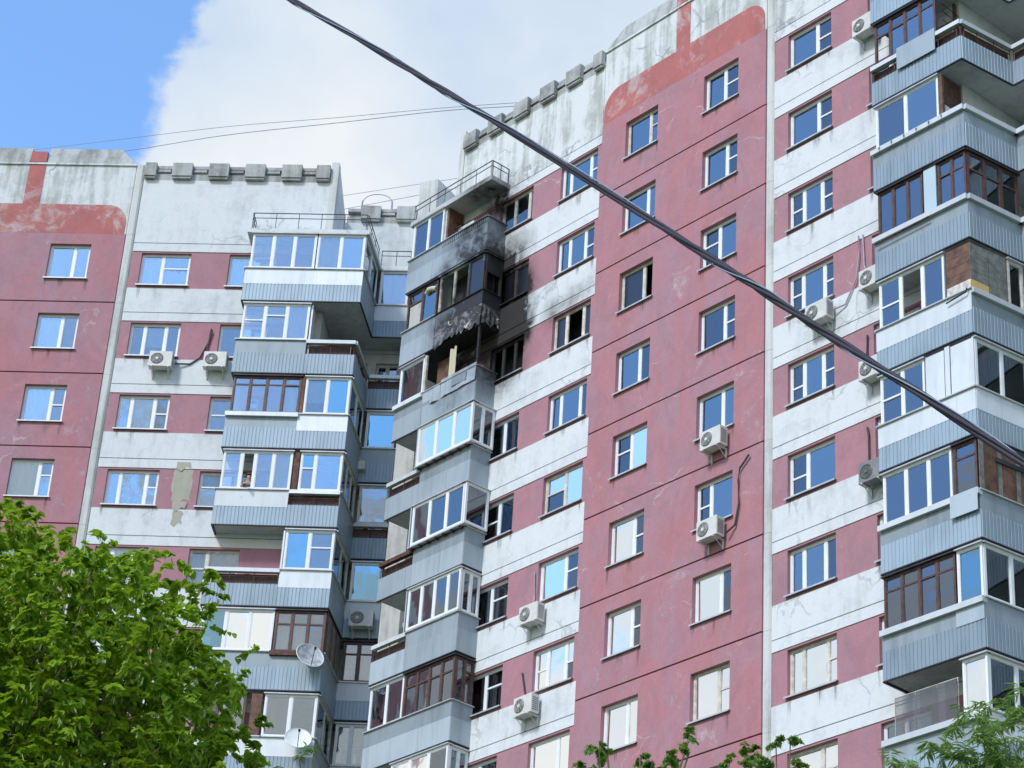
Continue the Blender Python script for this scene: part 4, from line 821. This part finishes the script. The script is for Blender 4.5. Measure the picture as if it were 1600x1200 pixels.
# ---- satellite dishes
def dish(F,s,d,z,R,label,mat,az,el):
    G=F.sub(s,-d,z,az); r=empty('satellite_dish',None,G); tag(r,label,'satellite dish')
    g=MB(); g.smooth=True; n=28; m=6; ring=[]
    for j in range(m+1):
        rr=R*j/m; ring.append([(rr*math.cos(2*math.pi*k/n),.22*R*(1-(j/m)**2)-.22*R,rr*1.08*math.sin(2*math.pi*k/n)) for k in range(n)])
    rot=Matrix.Rotation(-el,4,'X')
    for j in range(m):
        for k in range(n):
            q=[ring[j][k],ring[j][(k+1)%n],ring[j+1][(k+1)%n],ring[j+1][k]]; g.quad(*[tuple(rot@Vector(p)) for p in q])
    obj('reflector',g,mat,r,G)
    g=MB(); g.tube([tuple(rot@Vector((R*math.cos(2*math.pi*k/n),-.22*R,R*1.08*math.sin(2*math.pi*k/n)))) for k in range(n+1)],.014,5); obj('rim',g,'dishw',r,G)
    g=MB(); g.tube([tuple(rot@Vector((0,-.2*R,-R*1.05))),tuple(rot@Vector((0,-R*1.1,-R*.25)))],.012,5); g.tube([tuple(rot@Vector((0,-R*1.08,-R*.30))),tuple(rot@Vector((0,-R*1.25,-R*.18)))],.035,8); obj('feed_arm',g,'dark',r,G)
    g=MB(); g.tube([(0,.02,0),(0,d*.55,-.05),(0,d*.55,-.5)],.022,6); obj('bracket',g,'dishw',r,G)
    return r
dish(FL,8.12,1.05,-16.05,.44,'worn grey satellite dish with a pale rim at the balcony corner','dishg',R_(28),R_(24))
dish(FL,8.05,1.05,-18.75,.40,'white satellite dish low on the balcony corner near the tree','dishw',R_(12),R_(28))
# small bracketed box by the left inner corner
g=MB(); g.box(-.12,.12,-.2,0,0,.3); g.tube([(0,-.1,.3),(-.25,-.1,.62)],.02); tag(obj('flood_lamp',g,['acw'],None,seg[3][0],(.12,-.02,ZB(3)+.38)),'small pale lamp box on a bracket at the inner corner balcony','lamp')
# ---- two pale domed ceiling lamps under the top right slab
for (s,d,z,l) in ((7.45,-.0,ZB(1)+.0,'round white lamp nearest the frame top under the right-hand loggia slab'),(7.28,-.35,-3.72,'round white lamp low on the right-hand loggia wall')):
    g=MB(); g.smooth=True; n=12; R0=.08
    for j in range(4):
        for k in range(n):
            f=lambda j,k:(R0*math.cos(j*math.pi/8)*math.cos(2*math.pi*k/n),R0*math.cos(j*math.pi/8)*math.sin(2*math.pi*k/n),-R0*math.sin(j*math.pi/8))
            g.quad(f(j,k),f(j+1,k),f(j+1,k+1),f(j,k+1))
    g.box(-R0,R0,-R0,R0,.0,.02); tag(obj('ceiling_lamp',g,'pvc',None,FR,(s,-d,z)),l,'lamp')
# ---- roof antenna hoop
g=MB(); AF=FL.sub(8.1,3.2,2.7)
hoop=[(-.55,0,.0),(-.52,0,1.0)]+[(-.52+.52*(1-math.cos(a))+0,0,1.0+.33*math.sin(a)+.0) for a in [math.pi*i/10 for i in range(1,10)]]+[(.52,0,1.0),(.55,0,.0)]
g.tube(hoop,.014,5); g.tube([(-.60,0,0),(-.53,0,1.05)],.03,5); g.tube([(.60,0,0),(.53,0,1.05)],.03,5); g.tube([(-.68,0,0),(-.53,0,.7)],.014,4); g.tube([(.46,0,0),(.53,0,.7)],.014,4)
tag(obj('roof_ladder_hoop',g,'wire',None,AF),'thin metal ladder hoop standing on the roof behind the corner parapet','ladder')
# ---- overhead lines
ln=[(-2.12,13.841,12.85),(-1.609,13.25,12.127),(-1.022,12.573,11.267),(-.502,11.971,10.491),(-.094,11.5,9.854),(.275,11.074,9.29),(.611,10.686,8.805),(.919,10.331,8.36),(1.203,10.003,7.939),(1.465,9.701,7.554),(1.707,9.421,7.204),(1.933,9.16,6.895),(2.142,8.919,6.561),(2.336,8.695,6.237)]
A_=Vector(ln[0]); B_=Vector(ln[-1])
# one smooth sagging curve through the span, carried on past both ends
import itertools
def quadfit(pts):
    # fit z-offset c*t*(1-t) of the chord by averaging
    c=0;n=0
    for p in pts[1:-1]:
        p=Vector(p); t=(p.xy-A_.xy).length/(B_.xy-A_.xy).length; zc=A_.z+(B_.z-A_.z)*t; c+=(p.z-zc)/(t*(1-t)); n+=1
    return c/n
cq=quadfit(ln)
def cpt(t): p=A_.lerp(B_,t); p.z+=cq*t*(1-t); return p
r=empty('overhead_cable',None,Frame((0,11,9),0)); tag(r,'thick black twisted cable sagging diagonally in front of the block','cable')
ts=[-.9+2.9*i/520 for i in range(521)]
for s_i,(ph,rad,mt) in enumerate(((0,.0125,'cable'),(2.1,.0120,'cable'),(4.2,.0100,'cable'),(5.4,.004,'wire'))):
    g=MB(); g.smooth=True; pts=[]
    ax=(B_-A_).normalized(); u=ax.cross(Vector((0,0,1))).normalized(); v=u.cross(ax)
    for t in ts:
        a=ph+t*30+1.9*math.sin(t*7)+1.1*math.sin(t*17.3); rr=.0105 if mt=='cable' else .022
        pts.append(cpt(t)+u*rr*math.cos(a)+v*rr*math.sin(a)-Vector((0,11,9)))
    g.tube(pts,rad,6); obj('strand',g,mt,r,Frame((0,11,9),0))
def wire(pts,rad,label):
    g=MB(); P=[Vector(p) for p in pts]; out=[]
    Q=[P[0]*2-P[1]]+P+[P[-1]*2-P[-2]]
    for i in range(1,len(Q)-2):
        for j in range(8):
            t=j/8; out.append(.5*((2*Q[i])+(Q[i+1]-Q[i-1])*t+(2*Q[i-1]-5*Q[i]+4*Q[i+1]-Q[i+2])*t*t+(3*Q[i]-3*Q[i+1]+Q[i+2]-Q[i-1])*t**3))
    out.append(P[-1]); g.tube(out,rad,5); tag(obj('roof_wire',g,'wire',None,W0),label,'wire')
_a=FR.P(-10.9,.15,2.86); _b=FR.P(-10.6,.2,2.9); _c=FR.P(-13.6,2.5,2.3)
wire([(-20.9,86,60.6),(-16.01,80,57.2),(-11.15,73.85,53.95),(-6.6,70.0,52.1),(-2.9,67.4,51.0),tuple(_a)],.013,'lower of two long wires slung across the sky above the left roof')
wire([(-21.5,86.5,61.4),(-16.8,80.5,58.0),(-11.15,74.0,54.45),(-6.6,70.1,52.4),(-2.9,67.5,51.2),tuple(_b)],.010,'upper and thinner of two long wires slung above the left roof')
wire([(-9.37,84.5,58.36),tuple(_c+Vector((0,0,.55)))],.010,'highest of the thin wires running between the roofs over the corner')
wire([(-9.31,84.5,57.6),tuple(_c+Vector((0,0,.25)))],.011,'middle thin wire running between the roofs over the corner')
wire([(-8.1,82.5,56.2),tuple(_c-Vector((0,0,.3)))],.010,'lowest thin wire between the roofs, ending near the corner pier')
# ---- person leaning an arm on the open sash (left tier, fourth row)
PF=FL.sub(5.47,-.42,ZB(4)+.16)
pe=tag(empty('person',None,PF),'person inside the balcony resting a bare forearm on the sill of the open sash','person')
def skin_body(name,pts,edges,radii,mat,parent,F,sub=1):
    me=bpy.data.meshes.new(name); me.from_pydata(pts,edges,[]); me.materials.append(M[mat]); o=bpy.data.objects.new(name,me)
    link(o,parent,F.M); sk_=o.modifiers.new('skin','SKIN'); sv=me.skin_vertices[0].data
    for i,rr in enumerate(radii): sv[i].radius=(rr,rr*.9 if not isinstance(rr,tuple) else rr)
    sv[0].use_root=True; ss=o.modifiers.new('sub','SUBSURF'); ss.levels=sub; ss.render_levels=sub
    return o
pts=[(0,0,.95),(0,-.02,1.15),(0,-.06,1.38),(0,-.10,1.50),(0,-.13,1.60),(0,-.15,1.70),(-.19,-.07,1.40),(-.25,-.16,1.16),(-.13,-.34,1.28),(-.02,-.44,1.27),(.03,-.52,1.22),(.19,-.05,1.40),(.26,.0,1.12),(.20,-.14,.92),(.16,-.2,.85),(-.10,0,.88),(-.11,.01,.48),(-.12,.04,.06),(-.12,-.10,.03),(.10,0,.88),(.11,.01,.48),(.12,.04,.06),(.12,-.10,.03)]
ed=[(0,1),(1,2),(2,3),(3,4),(4,5),(2,6),(6,7),(7,8),(8,9),(9,10),(2,11),(11,12),(12,13),(13,14),(0,15),(15,16),(16,17),(17,18),(0,19),(19,20),(20,21),(21,22)]
ra=[.14,.14,.15,.055,.085,.075,.07,.05,.042,.032,.028,.07,.05,.035,.03,.09,.065,.045,.035,.09,.065,.045,.035]
skin_body('body',pts,ed,ra,'skin',pe,PF,2)
skin_body('shirt',[(0,0,.90),(0,-.02,1.15),(0,-.06,1.40),(-.19,-.07,1.41),(-.235,-.13,1.24),(.19,-.05,1.41),(.24,-.01,1.22)],[(0,1),(1,2),(2,3),(3,4),(2,5),(5,6)],[.165,.16,.17,.085,.07,.085,.07],'shirt',pe,PF,2)
skin_body('trousers',[(0,0,.93),(-.10,0,.86),(-.11,.01,.48),(-.12,.04,.10),(.10,0,.86),(.11,.01,.48),(.12,.04,.10)],[(0,1),(1,2),(2,3),(0,4),(4,5),(5,6)],[.16,.11,.085,.065,.11,.085,.065],'shirt',pe,PF,2)
g=MB(); g.smooth=True
for j in range(5):
    for k in range(12):
        f=lambda j,k:(.105*math.sin(j*.33)*math.cos(k*math.pi/6),-.13+.115*math.sin(j*.33)*math.sin(k*math.pi/6)+.02,1.70+.10*math.cos(j*.33))
        g.quad(f(j,k),f(j+1,k),f(j+1,k+1),f(j,k+1))
obj('hair',g,'hair',pe,PF)
for i in range(5):   # fingers hanging over the sill
    bx=-.055+.020*i; L_=[.05,.075,.08,.075,.06][i]; y0=-.53; 
    g=MB(); g.smooth=True; g.tube([(bx+.08,y0+.03,1.23),(bx+(.08 if i else .06),y0-.012,1.22),(bx+(.08 if i else .05),y0-.022,1.22-L_*.5),(bx+.08,y0-.012,1.21-L_)],.0095,6,r1=.007); obj('finger',g,'skin',pe,PF)
# ================================================================ trees
def leaf_geo(kind):
    if kind=='heart': pts=[(0,0),(.32,-.10),(.50,.18),(.44,.55),(.20,.85),(0,1.08),(-.20,.85),(-.44,.55),(-.50,.18),(-.32,-.10)]; tri=[(0,1,2,3),(0,3,4,5),(0,5,6,7),(0,7,8,9)]
    elif kind=='maple': pts=[(0,0),(.42,.02),(.35,.30),(.62,.48),(.34,.60),(.30,.86),(.12,.74),(0,1.1),(-.12,.74),(-.30,.86),(-.34,.60),(-.62,.48),(-.35,.30),(-.42,.02)]; tri=[(0,1,2),(0,2,3,4),(0,4,5,6),(0,6,7,8),(0,8,9,10),(0,10,11,12),(0,12,13)]
    elif kind=='narrow': pts=[(0,0),(.09,.3),(.07,.75),(0,1.15),(-.07,.75),(-.09,.3)]; tri=[(0,1,2,3),(0,3,4,5)]
    elif kind=='bract': pts=[(0,0),(.11,.2),(.12,.8),(0,1.1),(-.12,.8),(-.11,.2)]; tri=[(0,1,2,3),(0,3,4,5)]
    out=[]
    for x,y in pts: out.append(Vector((x,y,-.22*y*y+.30*abs(x) if kind!='bract' else -.35*y*y)))
    return out,tri
def rot_dir(d,roll):
    d=d.normalized(); q=d.to_track_quat('Y','Z'); return q.to_matrix()@Matrix.Rotation(roll,3,'Y')
def make_tree(name,label,cat,base,crown_c,clusters,kind,size,mat,limbs=True,bracts=0,indiv=300,down=.5,group=None,seed=1,trunk_r=.16,camdir=True):
    """clusters: (centre, radius, leaf count)"""
    rg=random.Random(seed); F=Frame(base,0); T=empty(name,None,F); tag(T,label,cat,group); B0=Vector(base); cc=Vector(crown_c)-B0
    # trunk and limbs
    g=MB(); g.smooth=True; tp=[Vector((0,0,0)),Vector((rg.uniform(-.1,.1),rg.uniform(-.1,.1),cc.z*.35)),Vector((cc.x*.5,cc.y*.5,cc.z*.7)),cc]
    g.tube(tp,trunk_r,10,r1=trunk_r*.35); obj('trunk',g,'bark',T,F)
    g=MB(); g.smooth=True
    for ci_,(c,r,n) in enumerate(clusters):
        if len(clusters)>300 and ci_%45: continue
        c=Vector(c)-B0; st=tp[2].lerp(tp[3],rg.uniform(0,1)) if (c-cc).length<4 else tp[3]; mid=st.lerp(c,.55)+Vector((rg.uniform(-.15,.15),rg.uniform(-.15,.15),-.12)); g.tube([st,mid,c],.028 if r>.2 else .014,5,r1=.006)
    obj('limbs',g,'twig',T,F)
    V,TR=leaf_geo(kind); BV,BT=leaf_geo('bract'); L=[]
    for (c,r,n) in clusters:
        c=Vector(c)-B0; tint=rg.random()
        # twigs inside the cluster: leaves sit along them in sprays
        ntw=max(2,n//11)
        for q in range(ntw):
            d=Vector((rg.gauss(0,1),rg.gauss(0,1),rg.gauss(.15,.8))).normalized(); e=c+d*r*rg.uniform(.55,1.15); s0=c+d*r*.15
            m=max(3,n//ntw)
            for j in range(m):
                t=(j+rg.random()*.6)/m; p=s0.lerp(e,t)+Vector((0,0,-.10*r*t)); side=d.cross(Vector((0,0,1))); side=side.normalized() if side.length>.1 else Vector((1,0,0))
                ld=(side*(1 if j%2 else -1)*.8+d*.5+Vector((rg.uniform(-.4,.4),rg.uniform(-.4,.4),-down+rg.uniform(-.35,.35)))); L.append((p,ld,rg.uniform(-.6,.6),size*rg.uniform(.62,1.18),min(1,max(0,tint*.6+rg.random()*.4))))
    cam_=Vector((0,0,1.6))-B0
    order=sorted(range(len(L)),key=lambda i:(L[i][0]-cam_).length-.35*L[i][3]*20*0)
    vis=set(order[:indiv]); 
    if indiv:
        me0=[]
        for vi in range(4):
            g=MB(); g.v=[tuple(v) for v in V]; g.f=list(TR); g.mi=[0]*len(TR); me=g.mesh('leaf',mat); a=me.attributes.new('tint','FLOAT','POINT')
            for x in a.data: x.value=.2+.25*vi
            me0.append(me)
        for i in vis:
            p,ld,ro,sz,ti=L[i]; o=bpy.data.objects.new('leaf',me0[int(ti*3.99)]); Mx=(rot_dir(ld,ro)*sz).to_4x4(); Mx.translation=p; link(o,T,F.M@Mx)
    g=MB(); tints=[]
    for i,(p,ld,ro,sz,ti) in enumerate(L):
        if i in vis and indiv: continue
        R3=rot_dir(ld,ro)*sz; k=len(g.v); g.v+=[tuple(p+R3@v) for v in V]; g.f+=[tuple(k+q for q in f) for f in TR]; g.mi+=[0]*len(TR); tints+=[ti]*len(V)
    if g.v:
        me=g.mesh('foliage',mat); a=me.attributes.new('tint','FLOAT','POINT'); a.data.foreach_set('value',tints); o=obj('foliage',me,None,T,F); o['kind']='stuff'
    if bracts:
        g=MB(); tints=[]
        for _ in range(bracts):
            p,ld,ro,sz,ti=L[rg.randrange(len(L))]; R3=rot_dir(Vector((rg.uniform(-.5,.5),rg.uniform(-.5,.5),-1)),rg.uniform(-1.5,1.5))*size*rg.uniform(.7,1.05)
            k=len(g.v); g.v+=[tuple(p+Vector((0,0,-.02))+R3@v) for v in BV]; g.f+=[tuple(k+q for q in f) for f in BT]; g.mi+=[0]*len(BT); tints+=[ti]*len(BV)
        me=g.mesh('bracts','bract'); a=me.attributes.new('tint','FLOAT','POINT'); a.data.foreach_set('value',tints); o=obj('bracts',me,None,T,F); o['kind']='stuff'
    return T
# the big linden at lower left
rg=random.Random(21); cl=[]; C0=Vector((-3.47,15.62,7.12)); RX=1.97
for i in range(3600):
    d=Vector((rg.gauss(0,1),rg.gauss(0,1),rg.gauss(0,1))).normalized()
    if d.z<-.75: continue
    lump=1+.13*mnoise.noise(d*2.3+Vector((5,1,2)))+.12*mnoise.noise(d*5.5)+.05*mnoise.noise(d*11)
    rr=RX*lump*rg.choice((1.02,1,.97,.92,.86,.80,.72,.62,.5)); c=C0+Vector((d.x*rr,d.y*rr,d.z*rr*1.0)); cl.append((tuple(c),rg.uniform(.12,.21),rg.randint(22,34)))
for i in range(1500):
    d=Vector((rg.gauss(0,1),rg.gauss(0,1),rg.gauss(0,1))).normalized()
    c=C0+d*RX*.86*rg.random()**.5; cl.append((tuple(c),rg.uniform(.16,.26),rg.randint(16,26)))
for (x,y,z) in ((-3.2,15.0,8.92),(-3.28,15.0,9.02),(-2.80,15.0,8.72),(-2.55,15.1,8.52),(-2.3,15.2,8.25),(-2.0,15.3,7.9),(-1.85,15.4,7.6),(-1.75,15.3,7.3),(-1.75,15.3,7.1)): cl.append(((x,y,z),.17,34))
make_tree('linden_tree','big bright green linden tree filling the lower left corner','tree',(-3.9,16.2,0),tuple(C0),cl,'heart',.050,'leaf',bracts=9000,down=.32,seed=3,trunk_r=.2)
def sprigs(P,r,n,rg): return [((x+rg.uniform(-.03,.03),y+rg.uniform(-.2,.2),z),r*rg.uniform(.7,1.2),int(n*rg.uniform(.7,1.2))) for x,y,z in P]
rg=random.Random(5)
P1=[(.5,13.99,7.02),(.59,13.99,7.08),(.66,13.98,7.06),(.72,13.98,7.20),(.69,13.98,7.12),(.83,13.98,7.06),(.92,13.97,7.09),(1.0,13.96,7.06),(1.09,13.96,7.14),(1.17,13.95,7.20),(1.23,13.95,7.26),(1.21,13.95,7.1),(.66,13.98,6.95)]
P1+=[(rg.uniform(.3,1.3),14+rg.uniform(-.3,.5),rg.uniform(5.6,6.92)) for _ in range(60)]
make_tree('maple_tree','top twigs of a small maple rising at the middle of the bottom edge','tree',(.8,14.3,0),(.8,14.3,6.3),sprigs(P1,.10,34,rg),'maple',.040,'leafv',down=.5,seed=6,indiv=0,trunk_r=.07,group='young maples in front of the block')['label']='young maple whose leafy top shows in front of the red column'
P2=[(2.25,19.87,9.60),(2.36,19.86,9.66),(2.47,19.85,9.66),(2.58,19.83,9.62),(2.66,19.82,9.55),(2.33,19.86,9.5),(2.63,19.83,9.42),(2.25,19.87,9.42)]+[(2.45+rg.uniform(-.45,.45),19.9+rg.uniform(-.5,.5),rg.uniform(8.0,9.35)) for _ in range(55)]
make_tree('maple_tree','young maple with reddish new leaves just left of the right bottom windows','tree',(2.45,20.1,0),(2.45,20.1,9.0),sprigs(P2,.13,38,rg),'maple',.055,'leafv',down=.55,seed=9,indiv=0,trunk_r=.08,group='young maples in front of the block')
P3=[(3.41,19.71,9.45),(3.49,19.69,9.38),(3.7,19.65,9.42),(3.87,19.62,9.6),(4.03,19.59,9.72),(4.09,19.58,9.9),(4.19,19.56,9.68),(4.35,19.52,9.92),(4.47,19.5,10.05),(4.51,19.49,9.84),(4.34,19.52,9.61),(4.58,19.47,10.16),(3.97,19.6,9.5),(4.05,19.6,9.3),(4.25,19.6,9.45),(4.45,19.5,9.65)]
P3+=[(3.55,19.6,9.5),(3.75,19.6,9.62),(4.3,19.5,10.05),(4.55,19.5,10.0),(4.2,19.5,9.85)]+[(rg.uniform(3.9,5.6),19.6+rg.uniform(-.7,.9),rg.uniform(8.0,9.75)) for _ in range(230)]+[(rg.uniform(3.3,4.2),19.6+rg.uniform(-.4,.5),rg.uniform(8.4,9.35)) for _ in range(40)]+[(rg.uniform(4.3,5.4),19.6+rg.uniform(-.5,.5),rg.uniform(9.2,10.05)) for _ in range(50)]
make_tree('willow_tree','feathery narrow leaved willow in the lower right corner','tree',(4.9,20.2,0),(4.8,20.0,9.0),sprigs(P3,.17,40,rg),'narrow',.105,'leafw',down=.35,seed=12,indiv=300,trunk_r=.11)
P4=[(-1.92,19.91,9.12),(-1.76,19.92,9.2),(-1.6,19.94,9.26),(-1.5,19.94,9.3),(-1.43,19.95,9.15),(-1.7,19.95,9.05)]+[(-1.65+rg.uniform(-.4,.4),20+rg.uniform(-.4,.4),rg.uniform(7.8,9.0)) for _ in range(40)]
make_tree('ash_tree','thin ash sapling tip beside the linden, under the lower satellite dish','tree',(-1.65,20.2,0),(-1.65,20.1,8.8),sprigs(P4,.13,26,rg),'narrow',.075,'leafa',down=.3,seed=15,indiv=0,trunk_r=.06)
